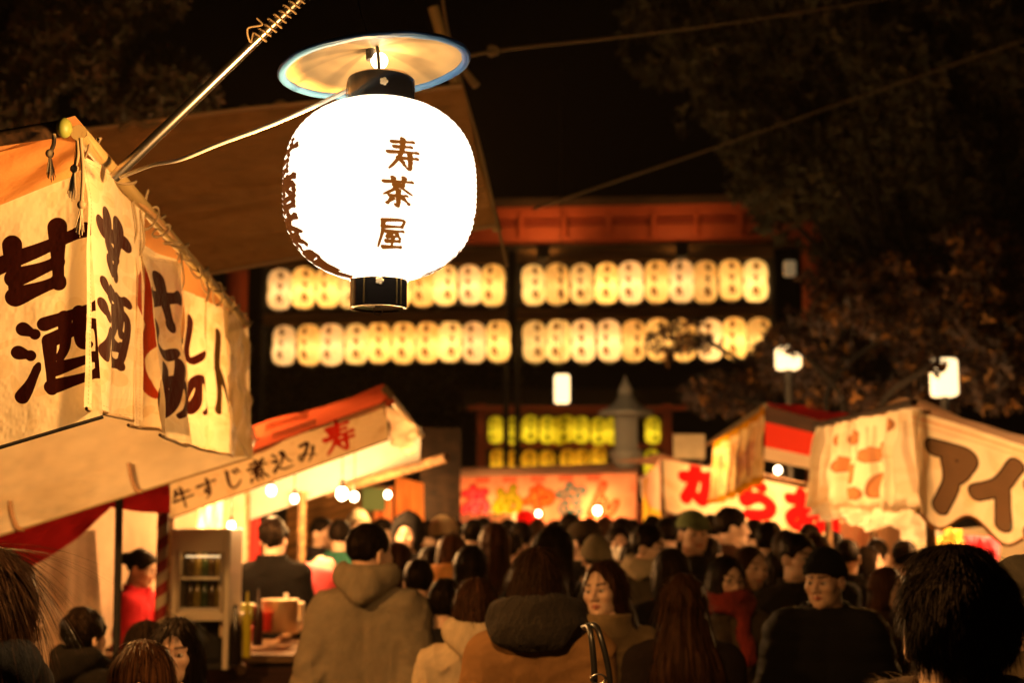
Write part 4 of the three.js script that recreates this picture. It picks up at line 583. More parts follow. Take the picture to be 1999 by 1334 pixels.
// ---------- people ----------
// surface nets: meshes the zero level of a distance field on a grid
function nets(f, lo, hi, c) {
  const nx = Math.ceil((hi[0] - lo[0]) / c) + 1, ny = Math.ceil((hi[1] - lo[1]) / c) + 1, nz = Math.ceil((hi[2] - lo[2]) / c) + 1, F = new Float32Array(nx * ny * nz), id = new Int32Array(nx * ny * nz).fill(-1), pos = [], ind = [];
  for (let k = 0, n = 0; k < nz; k++) for (let j = 0; j < ny; j++) for (let i = 0; i < nx; i++, n++) F[n] = f(lo[0] + i * c, lo[1] + j * c, lo[2] + k * c);
  const sx = 1, sy = nx, sz = nx * ny, off = [0, sx, sy, sx + sy, sz, sx + sz, sy + sz, sx + sy + sz], E = [[0, 1], [2, 3], [4, 5], [6, 7], [0, 2], [1, 3], [4, 6], [5, 7], [0, 4], [1, 5], [2, 6], [3, 7]];
  for (let k = 0; k < nz - 1; k++) for (let j = 0; j < ny - 1; j++) for (let i = 0; i < nx - 1; i++) {
    const n = i + j * sy + k * sz; let m = 0; for (let q = 0; q < 8; q++) if (F[n + off[q]] < 0) m |= 1 << q;
    if (m === 0 || m === 255) continue;
    let x = 0, y = 0, z = 0, cnt = 0;
    for (const [a, b] of E) { const fa = F[n + off[a]], fb = F[n + off[b]]; if (fa < 0 === fb < 0) continue; const t = fa / (fa - fb); x += (a & 1) + t * ((b & 1) - (a & 1)); y += (a >> 1 & 1) + t * ((b >> 1 & 1) - (a >> 1 & 1)); z += (a >> 2) + t * ((b >> 2) - (a >> 2)); cnt++; }
    id[n] = pos.length / 3; pos.push(lo[0] + (i + x / cnt) * c, lo[1] + (j + y / cnt) * c, lo[2] + (k + z / cnt) * c);
  }
  const quad = (a, b, d, e, flip) => { if (a < 0 || b < 0 || d < 0 || e < 0) return; flip ? ind.push(a, d, b, a, e, d) : ind.push(a, b, d, a, d, e); };
  for (let k = 1; k < nz - 1; k++) for (let j = 1; j < ny - 1; j++) for (let i = 1; i < nx - 1; i++) {
    const n = i + j * sy + k * sz, s = F[n] < 0;
    if (s !== F[n + sx] < 0) quad(id[n], id[n - sy], id[n - sy - sz], id[n - sz], s);
    if (s !== F[n + sy] < 0) quad(id[n], id[n - sz], id[n - sz - sx], id[n - sx], s);
    if (s !== F[n + sz] < 0) quad(id[n], id[n - sx], id[n - sx - sy], id[n - sy], s);
  }
  for (let i = 0; i < ind.length; i += 3) { const t = ind[i + 1]; ind[i + 1] = ind[i + 2]; ind[i + 2] = t; }
  const g = new THREE.BufferGeometry(); g.setAttribute('position', new THREE.Float32BufferAttribute(pos, 3)); g.setIndex(ind); g.computeVertexNormals();
  const uv = new Float32Array(pos.length / 3 * 2); for (let i = 0; i < uv.length / 2; i++) { uv[2 * i] = Math.atan2(pos[3 * i], -pos[3 * i + 2]) * 0.25; uv[2 * i + 1] = pos[3 * i + 1]; }
  g.setAttribute('uv', new THREE.BufferAttribute(uv, 2)); return g;
}
const H3 = Math.hypot;
const ell = (x, y, z, cx, cy, cz, a, b, c) => { x -= cx; y -= cy; z -= cz; const k0 = H3(x / a, y / b, z / c), k1 = H3(x / a / a, y / b / b, z / c / c); return k1 < 1e-9 ? -Math.min(a, b, c) : k0 * (k0 - 1) / k1; };
const cap = (x, y, z, A, B, r0, r1) => { const bx = B[0] - A[0], by = B[1] - A[1], bz = B[2] - A[2], px = x - A[0], py = y - A[1], pz = z - A[2], h = c01((px * bx + py * by + pz * bz) / (bx * bx + by * by + bz * bz)); return H3(px - bx * h, py - by * h, pz - bz * h) - r0 - (r1 - r0) * h; };
const smin = (a, b, k) => { const h = Math.max(0, k - Math.abs(a - b)) / k; return Math.min(a, b) - h * h * k * 0.25; };
const smax = (a, b, k) => -smin(-a, -b, k);
const memo = {}, once = (k, f) => memo[k] ??= f();

// head: origin between the ears, chin at -0.115, crown at 0.125, face towards +z
function headField(male) {
  const j = male ? 1.07 : 0.97;
  return (x, y, z) => {
    const s = Math.abs(x);
    let d = ell(x, y, z, 0, 0.035, -0.012, 0.0745, 0.09, 0.095);
    d = smin(d, ell(x, y, z, 0, -0.03, 0.024, 0.059 * j, 0.08, 0.066), 0.03);
    d = smin(d, ell(s, y, z, 0.028, -0.072, 0.03, 0.025 * j, 0.028, 0.04), 0.03);
    d = smin(d, H3(x, y + 0.098, z - 0.066) - 0.017 * j, 0.03);
    d = smin(d, H3(s - 0.042, y + 0.018, z - 0.058) - 0.024, 0.025);
    d = smin(d, cap(s, y, z, [0.012, 0.026, 0.082], [0.048, 0.026, 0.062], 0.009, 0.009), 0.014);
    d = smax(d, -(H3(s - 0.031, (y - 0.004) * 1.25, z - 0.099) - 0.0165), 0.014);
    d = smin(d, H3(s - 0.031, y - 0.004, z - 0.0735) - 0.0126, 0.003);
    d = smin(d, cap(x, y, z, [0, 0.016, 0.083], [0, -0.026, 0.105], 0.0065, 0.0105), 0.013);
    d = smin(d, H3(s - 0.012, y + 0.03, z - 0.094) - 0.0085, 0.009);
    d = smin(d, cap(s, y, z, [0, -0.0555, 0.0925], [0.021, -0.0585, 0.08], 0.0062, 0.003), 0.004);
    d = smin(d, cap(s, y, z, [0, -0.0665, 0.0905], [0.018, -0.0625, 0.081], 0.0072, 0.004), 0.004);
    const ex = s - 0.079 - 0.12 * (-z - 0.01), ey = y + 0.004 - 0.2 * z; let e = ell(ex, ey, z, 0, 0, -0.012, 0.009, 0.033, 0.021); e = smax(e, -H3(ex - 0.01, ey - 0.002, z + 0.006) + 0.012, 0.006);
    d = smin(d, e, 0.008);
    return smin(d, cap(x, y, z, [0, -0.06, -0.022], [0, -0.22, -0.035], male ? 0.058 : 0.05, male ? 0.062 : 0.052), 0.03);
  };
}
const headGeo = (male, fine) => once('head' + male + fine, () => {
  const g = nets(headField(male), [-0.11, -0.2, -0.13], [0.11, 0.14, 0.13], fine ? 0.0032 : 0.0065), P = g.attributes.position, C = new Float32Array(P.count * 3);
  for (let i = 0; i < P.count; i++) {
    const x = P.getX(i), y = P.getY(i), z = P.getZ(i), s = Math.abs(x); let c = [1, 1, 1];
    const n = 0.94 + 0.12 * noise(x * 60, y * 60, z * 60); c = [n, n * (0.98 + 0.03 * noise(x * 25, y * 25)), n];
    const lip = Math.min(cap(s, y, z, [0, -0.0555, 0.096], [0.021, -0.0595, 0.084], 0.005, 0.003), cap(s, y, z, [0, -0.0665, 0.094], [0.019, -0.0625, 0.085], 0.006, 0.003));
    if (lip < 0.001) c = [0.8, 0.42, 0.38]; if (s < 0.021 && Math.abs(y + 0.0608) < 0.0018 && z > 0.08) c = [0.3, 0.12, 0.1];
    if (cap(s, y, z, [0.016, 0.031, 0.092], [0.05, 0.032, 0.07], male ? 0.0062 : 0.004, 0.0035) < 0.002) c = [0.16, 0.11, 0.08];
    if (H3(s - 0.031, (y - 0.004) * 1.9, z - 0.087) < 0.0165 && z > 0.07) c = [0.3, 0.2, 0.16];
    if (z > 0.05 && H3(s - 0.04, y + 0.03, z - 0.07) < 0.022) c = [c[0], c[1] * 0.93, c[2] * 0.9];
    C.set(c, i * 3);
  }
  g.setAttribute('color', new THREE.BufferAttribute(C, 3)); return g;
});
const eyeGeo = once('eye', () => { const g = new THREE.SphereGeometry(0.0136, 22, 16).rotateX(Math.PI / 2).scale(1, 0.6, 1), P = g.attributes.position, C = []; for (let i = 0; i < P.count; i++) { const r = H3(P.getX(i), P.getY(i)), z = P.getZ(i); C.push(...(z > 0 && r < 0.003 ? [0.005, 0.004, 0.004] : z > 0 && r < 0.0066 ? [0.035, 0.018, 0.01] : [0.5, 0.46, 0.4])); } g.setAttribute('color', new THREE.Float32BufferAttribute(C, 3)); return g; });

// hands: palm at the origin, fingers towards -y, thumb towards +z
const handGeo = (side, curl) => once('hand' + side + curl, () => {
  const ch = []; [[-0.027, 0.064, 0.0078], [-0.009, 0.074, 0.0084], [0.009, 0.078, 0.0086], [0.026, 0.07, 0.0084]].forEach(([z, L, r]) => {
    let p = [0, -0.045, z], a = curl * 0.5; const seg = [0.45, 0.31, 0.24];
    for (const s of seg) { const q = [p[0] - side * Math.sin(a) * L * s, p[1] - Math.cos(a) * L * s, p[2]]; ch.push([p, q, r, r * 0.9]); p = q; r *= 0.92; a += curl; }
  });
  ch.push([[0, 0.0, 0.026], [-side * 0.014, -0.03, 0.05], 0.0125, 0.0105], [[-side * 0.014, -0.03, 0.05], [-side * 0.024, -0.062, 0.056], 0.0105, 0.0085]);
  return nets((x, y, z) => { let d = ell(x, y, z, 0, -0.012, 0, 0.0145, 0.044, 0.042); d = smin(d, cap(x, y, z, [0, 0.06, 0], [0, 0.02, 0], 0.025, 0.022), 0.02); for (const [a, b, r0, r1] of ch) d = smin(d, cap(x, y, z, a, b, r0, r1), 0.004); return d; }, [-0.1, -0.15, -0.06], [0.1, 0.09, 0.09], 0.0045);
});
// poses: shoulder, elbow and wrist of the left (+x) and right (-x) arm for a figure 1.70 m tall
const POSE = {
  down: [[[0.16, 1.385, -0.005], [0.204, 1.12, -0.04], [0.2, 0.88, 0.04]], [[0.16, 1.385, -0.005], [0.204, 1.12, -0.04], [0.2, 0.88, 0.04]]],
  front: [[[0.15, 1.385, -0.005], [0.205, 1.13, 0.0], [0.1, 1.04, 0.22]], [[0.15, 1.385, -0.005], [0.205, 1.13, 0.0], [0.12, 1.06, 0.21]]],
  raise: [[[0.15, 1.385, 0], [0.25, 1.2, 0.15], [0.17, 1.44, 0.27]], [[0.15, 1.385, -0.005], [0.205, 1.12, 0.0], [0.15, 0.95, 0.2]]],
};
const armsAt = (pose, x, y, z, r, f) => { const s = x >= 0 ? 0 : 1, [a, b, c] = POSE[pose][s], ax = Math.abs(x); return smin(cap(ax, y, z, a, b, r[0], r[1]), cap(ax, y, z, b, c, r[1], r[2]), 0.02); };
const bodyGeo = (pose, fine) => once('body' + pose, () => {
  const g = nets((x, y, z) => {
    const s = Math.abs(x); let d = cap(s, y, z * 1.2, [0.065, 1.3, 0], [0.05, 1.0, 0], 0.095, 0.09);
    d = smin(d, cap(s, y, z, [0.0, 1.45, -0.025], [0.13, 1.385, -0.01], 0.05, 0.05), 0.05); d = smin(d, cap(s, y, z * 1.1, [0.03, 0.98, 0], [0.08, 0.9, 0], 0.1, 0.095), 0.05);
    d = smin(d, armsAt(pose, x, y, z, [0.05, 0.04, 0.026]), 0.03); d = smin(d, cap(s, y, z, [0.085, 0.88, 0], [0.09, 0.48, 0.01], 0.08, 0.053), 0.03); d = smin(d, cap(s, y, z, [0.09, 0.48, 0.01], [0.09, 0.08, -0.02], 0.053, 0.036), 0.02);
    d = smin(d, cap(x, y, z, [0, 1.5, -0.01], [0, 1.4, -0.02], 0.05, 0.06), 0.03); return smin(d, cap(s, y, z, [0.09, 0.04, -0.04], [0.1, 0.03, 0.12], 0.036, 0.028), 0.02);
  }, [-0.34, -0.02, -0.2], [0.34, 1.57, 0.36], 0.024);
  const list = [g];
  for (const s of [0, 1]) { const [a, b, c] = POSE[pose][s], sg = s ? -1 : 1, h = handGeo(sg, 0.55).clone(), q = new THREE.Quaternion().setFromUnitVectors(V(0, -1, 0), V((c[0] - b[0]) * sg, c[1] - b[1], c[2] - b[2]).normalize()); list.push(h.applyQuaternion(q).translate(c[0] * sg, c[1], c[2])); }
  return mergeGeometries(list.map((q) => { q = q.clone(); q.setAttribute('color', new THREE.BufferAttribute(new Float32Array(q.attributes.position.count * 3).fill(1), 3)); return q; }));
});
const trousersGeo = once('trousers', () => nets((x, y, z) => { const s = Math.abs(x); let d = cap(s, y, z * 1.1, [0.03, 0.99, 0], [0.08, 0.9, 0], 0.11, 0.105); d = smin(d, cap(s, y, z, [0.085, 0.88, 0], [0.09, 0.48, 0.01], 0.092, 0.07), 0.03); d = smin(d, cap(s, y, z, [0.09, 0.48, 0.01], [0.09, 0.07, -0.02], 0.07, 0.06), 0.02); return Math.max(d - 0.004 * noise(x * 18, y * 14, z * 18), 0.07 - y, y - 1.02); }, [-0.24, 0.03, -0.18], [0.24, 1.06, 0.18], 0.02));
const shoeGeo = once('shoe', () => nets((x, y, z) => Math.max(smin(ell(x, y, z, 0, 0.045, -0.03, 0.045, 0.055, 0.07), ell(x, y, z, 0, 0.03, 0.06, 0.05, 0.045, 0.1), 0.03), -y), [-0.08, -0.02, -0.14], [0.08, 0.13, 0.2], 0.012));
function jacketGeo(o, fine) {
  const { pose = 'down', bulk = 0.016, hem = 0.8, kind = 'plain', seed = 0 } = o;
  return once(['jacket', pose, bulk, hem, kind, seed, fine].join(), () => {
    const g = nets((x, y, z) => {
      const s = Math.abs(x); let d = cap(s, y, z * 1.15, [0.07, 1.31, 0], [0.06, 1.0, 0], 0.098, 0.098);
      d = smin(d, cap(s, y, z * 1.1, [0.05, 1.0, 0], [0.075, hem, 0], 0.1, 0.112), 0.06); d = smin(d, cap(s, y, z, [0, 1.45 - bulk * 0.5, -0.025], [0.152, 1.378, -0.008], 0.06 - bulk * 0.5, 0.064 - bulk * 0.55), 0.05);
      let a = armsAt(pose, x, y + 0.012, z, [0.068 - bulk * 0.3, 0.056, 0.047]);
      a -= 0.006 * Math.sin(y * 70 + noise(x * 9, y * 5, z * 9) * 6) * Math.exp(-((y - 1.13) ** 2) * 60);
      d = smin(d, a, 0.035) - bulk;
      if (kind === 'puffer') d -= 0.013 * Math.pow(Math.abs(Math.sin(y * Math.PI / 0.085)), 0.5) - 0.004;
      else { const q = noise(x * 7 + seed, y * 4, z * 7) * 3; d -= 0.009 * noise(x * 8 + seed, y * 5, z * 8) + 0.011 * Math.pow(1 - Math.abs(noise(s * 7 - y * 5 + q, y * 3 + s * 4, z * 5 + seed)), 4) + 0.004 * noise(x * 5 + y * 17, y * 11 - x * 6, z * 15 + seed) + 0.002 * noise(x * 40, y * 26, z * 40) - 0.004; }
      d = Math.max(d, hem - y);
      d = Math.max(d, y - 1.5);
      d = smax(d, -cap(x, y, z, [0, 1.47, 0.0], [0, 1.7, 0.01], 0.062, 0.12), 0.01);
      if (kind === 'hood') {
        const yj = y; y -= 0.045; let h = ell(x, y, z, 0, 1.475, -0.06, 0.115, 0.058, 0.08); h = smin(h, cap(s, y, z, [0.1, 1.465, -0.06], [0.0, 1.395, -0.125], 0.035, 0.04), 0.025); h = smin(h, ell(x, y, z, 0, 1.44, -0.11, 0.08, 0.06, 0.045), 0.02);
        h = smin(h, cap(s, y, z, [0.09, 1.49, -0.04], [0.04, 1.42, 0.12], 0.04, 0.03), 0.03); h = smax(h, -ell(x, y, z, 0, 1.54, 0.0, 0.088, 0.1, 0.1), 0.02);
        h -= 0.004 * noise(x * 22, y * 22, z * 22) + 0.003 * noise(x * 9, y * 30, z * 9); y = yj; d = Math.min(d, h);
      } else {
        const c = Math.abs(H3(x, (z + 0.015) * 1.05) - 0.078 - (y - 1.44) * 0.15) - 0.011; d = smin(d, Math.max(c, Math.abs(y - 1.47 - (z < 0 ? 0.01 : -0.01)) - 0.035), 0.015);
      }
      return d;
    }, [-0.37, hem - 0.04, -0.24], [0.37, 1.62, 0.4], fine ? 0.0105 : 0.019);
    return g;
  });
}
const scarfGeo = (big) => once('scarf' + big, () => nets((x, y, z) => {
  const n = 0.012 * noise(x * 14, y * 22, z * 14) + 0.004 * noise(x * 60, y * 60, z * 60), r = H3(x, (z + 0.01) * 1.05), a = Math.atan2(x, z), w = big ? 1.12 : 1;
  let d = H3(r - 0.095 * w, (y - (big ? 1.522 : 1.515) - 0.012 * Math.sin(a * 2 + 1)) * 0.9) - 0.041 * w; d = smin(d, H3(r - 0.115 * w, (y - (big ? 1.478 : 1.475) + 0.012 * Math.sin(a * 3)) * 1) - 0.038 * w, 0.018);
  if (big) d = smin(d, ell(x, y, z, 0.02, 1.455, -0.12, 0.125, 0.052, 0.045), 0.03);
  d = smin(d, cap(x * 0.7, y, z, [0.03, 1.45, 0.1], [0.035, 1.22, 0.15], 0.026, 0.03), 0.02); return d - n;
}, [-0.26, 1.12, -0.26], [0.26, 1.66, 0.27], 0.0095));

// hair fields in head space
const HAIR = {
  short: (x, y, z) => { let d = ell(x, y, z, 0, 0.043, -0.016, 0.087, 0.098, 0.107); d -= 0.006 * noise(x * 45, y * 30, z * 45) + 0.006 * noise(x * 20, y * 20, z * 20); d = smax(d, -0.072 + 0.0 - y - 0.42 * (z + 0.09) * -1 - 0.0, 0.012); d = smax(d, -(y + 0.052 - c01((z + 0.085) / 0.1) * 0.045), 0.012); d = smax(d, -ell(x, y, z, 0, -0.02, 0.115, 0.067, 0.095, 0.075), 0.012); return smax(d, -ell(Math.abs(x), y, z, 0.08, -0.016, 0.0, 0.03, 0.03, 0.022), 0.008); },
  crop: (x, y, z) => { let d = ell(x, y, z, 0, 0.04, -0.014, 0.081, 0.094, 0.102) - 0.004 * noise(x * 50, y * 50, z * 50); d = smax(d, -(y + 0.045 - c01((z + 0.085) / 0.1) * 0.05), 0.012); d = smax(d, -ell(x, y, z, 0, -0.015, 0.115, 0.07, 0.095, 0.075), 0.01); return smax(d, -ell(Math.abs(x), y, z, 0.08, -0.016, 0.0, 0.03, 0.03, 0.022), 0.008); },
  messy: (x, y, z) => { let d = ell(x, y, z, 0, 0.045, -0.018, 0.094, 0.104, 0.112); d -= 0.012 * noise(x * 26, y * 22, z * 26) + 0.006 * noise(x * 60, y * 60, z * 60); d = smax(d, -(y + 0.075 - c01((z + 0.085) / 0.1) * 0.05), 0.012); return smax(d, -ell(x, y, z, 0, -0.03, 0.115, 0.066, 0.095, 0.072), 0.012); },
  bob: (x, y, z) => { const yy = Math.min(0, y - 0.02), k = 1 + 0.09 * Math.sin(c01(-yy / 0.16) * 3.1); let d = y > 0.02 ? ell(x, y, z, 0, 0.02, -0.018, 0.093, 0.119, 0.108) : (H3(x / (0.093 * k), (z + 0.018) / (0.108 * k)) - 1) * 0.096; d = smax(d, -0.135 + 0.25 * Math.abs(z + 0.05) * 0.2 - y, 0.03); d -= 0.004 * noise(Math.atan2(x, -z) * 16, y * 7, 0) + 0.003 * noise(Math.atan2(x, -z) * 40, y * 9, 5); return smax(d, -ell(x, y, z, 0, -0.04, 0.115, 0.063, 0.13, 0.085), 0.015); },
  flow: (x, y, z) => { let d = ell(x, y, z, 0, 0.035, -0.016, 0.09, 0.1, 0.106); const t = c01(-y / 0.6), w = 0.094 + 0.13 * t, zc = -0.025 - 0.1 * sm(c01(t * 2)), th = 0.1 - 0.05 * c01(t * 2); let b = (H3(x / w, (z - zc) / th) - 1) * Math.min(w, th) * 0.9; b = smax(smax(b, y - 0.04, 0.03), -0.62 + 0.06 * noise(x * 20, 3) - y, 0.03); d = smin(d, b, 0.03); d -= 0.006 * noise(x * 34 / (1 + t), y * 4 + x * 6, z * 30) + 0.005 * noise(x * 80 / (1 + t), y * 5, z * 70); return smax(d, -ell(x, y, z, 0, -0.03, 0.115, 0.065, 0.13, 0.09), 0.015); },
  fringe: (x, y, z) => { let d = ell(x, y, z, 0, 0.035, -0.012, 0.093, 0.108, 0.108); const b = (H3(x / 0.092, (z + 0.014) / 0.105) - 1) * 0.095; d = smin(d, smax(smax(b, y - 0.03, 0.02), -0.075 - y, 0.02), 0.02); d -= 0.006 * noise(Math.atan2(x, -z) * 14, y * 7, 0); return smax(d, -ell(x, y, z, 0, -0.075, 0.115, 0.063, 0.1 + 0.012 * noise(x * 50, 2), 0.085), 0.01); },
  long: (x, y, z) => { let d = ell(x, y, z, 0, 0.035, -0.016, 0.09, 0.1, 0.106); const t = c01(-y / 0.42), w = 0.094 + 0.034 * t, zc = -0.025 - 0.085 * sm(c01(t * 1.5)), th = 0.1 - 0.05 * t; let b = (H3(x / w, (z - zc) / th) - 1) * Math.min(w, th) * 0.9; b = smax(smax(b, y - 0.04, 0.03), -0.44 + 0.06 * noise(x * 20, 3) - y, 0.03); d = smin(d, b, 0.03); d -= 0.005 * noise(x * 34, y * 4, z * 30) + 0.004 * noise(x * 80, y * 5, z * 70); d = smax(d, -ell(x, y, z, 0, -0.03, 0.115, 0.065, 0.13, 0.09), 0.015); return d; },
  tied: (x, y, z) => { let d = ell(x, y, z, 0, 0.038, -0.018, 0.085, 0.096, 0.106); d = smax(d, -(y + 0.05 - c01((z + 0.085) / 0.1) * 0.05), 0.012); d = smin(d, ell(x, y, z, 0, 0.03, -0.135, 0.042, 0.042, 0.038), 0.02); d -= 0.004 * noise(x * 40, y * 40, z * 20); return smax(d, -ell(x, y, z, 0, -0.02, 0.115, 0.068, 0.1, 0.075), 0.012); },
};
const hairGeo = (st, fine) => once('hair' + st + fine, () => nets(HAIR[st], [st === 'flow' ? -0.27 : -0.16, st === 'flow' ? -0.68 : st === 'long' ? -0.5 : -0.2, -0.22], [st === 'flow' ? 0.27 : 0.16, 0.2, 0.14], fine ? 0.0058 : 0.0105));
// ribbons of hair over the shell, so that near heads have strands and a frayed outline
function strands(geo, n, len, wild, seed, wid = 0.0011, dark = 1) {
  const R = rng(seed), P = geo.attributes.position, N = geo.attributes.normal, pos = [], nor = [], uv = [], ind = [];
  const crown = V(0, 0.13, -0.04), p = V(0, 0, 0), d = V(0, 0, 0), nn = V(0, 0, 0), sd = V(0, 0, 0);
  for (let k = 0; k < n; k++) {
    const i = Math.floor(R() * P.count); p.fromBufferAttribute(P, i); if (p.z > 0.035 && p.y < 0.1 && wild < 0.8) continue; nn.fromBufferAttribute(N, i);
    d.copy(p).sub(crown).normalize().multiplyScalar(0.6); d.y -= 0.9; d.addScaledVector(nn, -d.dot(nn)).normalize();
    d.addScaledVector(nn, wild * (R() * 0.9)).add(V((R() - 0.5) * wild, (R() - 0.5) * wild * 0.6, (R() - 0.5) * wild)).normalize();
    p.addScaledVector(nn, 0.0012); sd.crossVectors(d, nn).normalize(); const L = len * (0.5 + R()), st = 5, b = pos.length / 3, w = wid * (0.6 + 0.8 * R()), u = R(), bend = (R() - 0.5) * wild * 0.5;
    for (let s = 0; s <= st; s++) {
      const q = w * (1 - (s / st) ** 2 * 0.85); pos.push(p.x - sd.x * q, p.y - sd.y * q, p.z - sd.z * q, p.x + sd.x * q, p.y + sd.y * q, p.z + sd.z * q); nor.push(nn.x, nn.y, nn.z, nn.x, nn.y, nn.z); uv.push(u, s * 0.2, u + 0.01, s * 0.2);
      p.addScaledVector(d, L / st); d.y -= 0.12; d.addScaledVector(nn, -0.05 * wild).addScaledVector(sd, bend * 0.3).normalize();
    }
    for (let s = 0; s < st; s++) { const a = b + s * 2; ind.push(a, a + 1, a + 2, a + 1, a + 3, a + 2); }
  }
  const g = new THREE.BufferGeometry(); g.setAttribute('position', new THREE.Float32BufferAttribute(pos, 3)); g.setAttribute('normal', new THREE.Float32BufferAttribute(nor, 3)); g.setAttribute('uv', new THREE.Float32BufferAttribute(uv, 2)); g.setIndex(ind); return g;
}
const beanieGeo = once('beanie', () => nets((x, y, z) => { let d = Math.abs(ell(x, y - 0.0, z, 0, 0.045, -0.016, 0.085, 0.104, 0.106)) - 0.006; d = smax(d, 0.03 + 0.22 * z - y, 0.004); const t = y - 0.046 - 0.22 * z; d = smin(d, Math.max(Math.abs(H3(x / 0.091, (z + 0.014) / 0.109) - 1) * 0.1 - 0.006, Math.abs(t) - 0.02), 0.006); return d - 0.0016 * Math.sin(Math.atan2(x, z) * 64); }, [-0.13, -0.03, -0.15], [0.13, 0.18, 0.14], 0.0062));
const capGeo = once('cap', () => nets((x, y, z) => { let d = Math.abs(ell(x, y, z, 0, 0.045, -0.014, 0.092, 0.098, 0.109)) - 0.006; d = smax(d, 0.045 - y, 0.004); const b = ell(x, y + 0.25 * (z - 0.08) - 0.052, z, 0, 0, 0.1, 0.075, 0.007, 0.085); return smin(d, b, 0.006); }, [-0.12, 0.0, -0.15], [0.12, 0.16, 0.2], 0.0062));
const hoodUpGeo = once('hoodup', () => nets((x, y, z) => { let d = Math.abs(ell(x, y, z, 0, 0.03, -0.03, 0.115, 0.14 + 0.3 * Math.max(0, 0.03 - Math.abs(x)), 0.135)) - 0.008; d = smax(d, -ell(x, y, z, 0, -0.03, 0.12, 0.075, 0.12, 0.1), 0.012); return Math.max(d, -0.17 - y); }, [-0.15, -0.2, -0.2], [0.15, 0.22, 0.14], 0.008));
const furGeo = once('fur', () => { const g = nets((x, y, z) => H3(H3(x, z * 0.9 + 0.02) - 0.125, (y - 1.475) * 0.9) - 0.045 - 0.012 * noise(x * 30, y * 30, z * 30), [-0.23, 1.3, -0.24], [0.23, 1.54, 0.22], 0.012); return g; });
const skinCols = [[0.58, 0.38, 0.26], [0.5, 0.31, 0.2], [0.64, 0.43, 0.31]];
const skinMats = skinCols.map((c) => std(c, 0.55, { vertexColors: true })), eyeMat = std([1, 1, 1], 0.15, { vertexColors: true });
const fabric = {}, clothMat = (c, r = 0.9) => fabric[c.join() + r] ??= new THREE.MeshPhysicalMaterial({ color: rgb(...c), roughness: r, specularIntensity: 0.2, side: THREE.DoubleSide, map: rep(grime, 4, 4), bumpMap: rep(weave, 10, 10), bumpScale: 0.003 });
const hairMats = {}, hairMat = (c) => hairMats[c.join()] ??= new THREE.MeshPhysicalMaterial({ color: rgb(...c), roughness: 0.5, specularIntensity: 0.18, specularColor: rgb(1, 0.62, 0.38), side: THREE.DoubleSide, map: hairTex, bumpMap: hairTex, bumpScale: 0.002 });
const INK = [0.008, 0.006, 0.005], BRN = [0.05, 0.022, 0.011], AUB = [0.1, 0.042, 0.018];
const DK = [0.02, 0.018, 0.018];

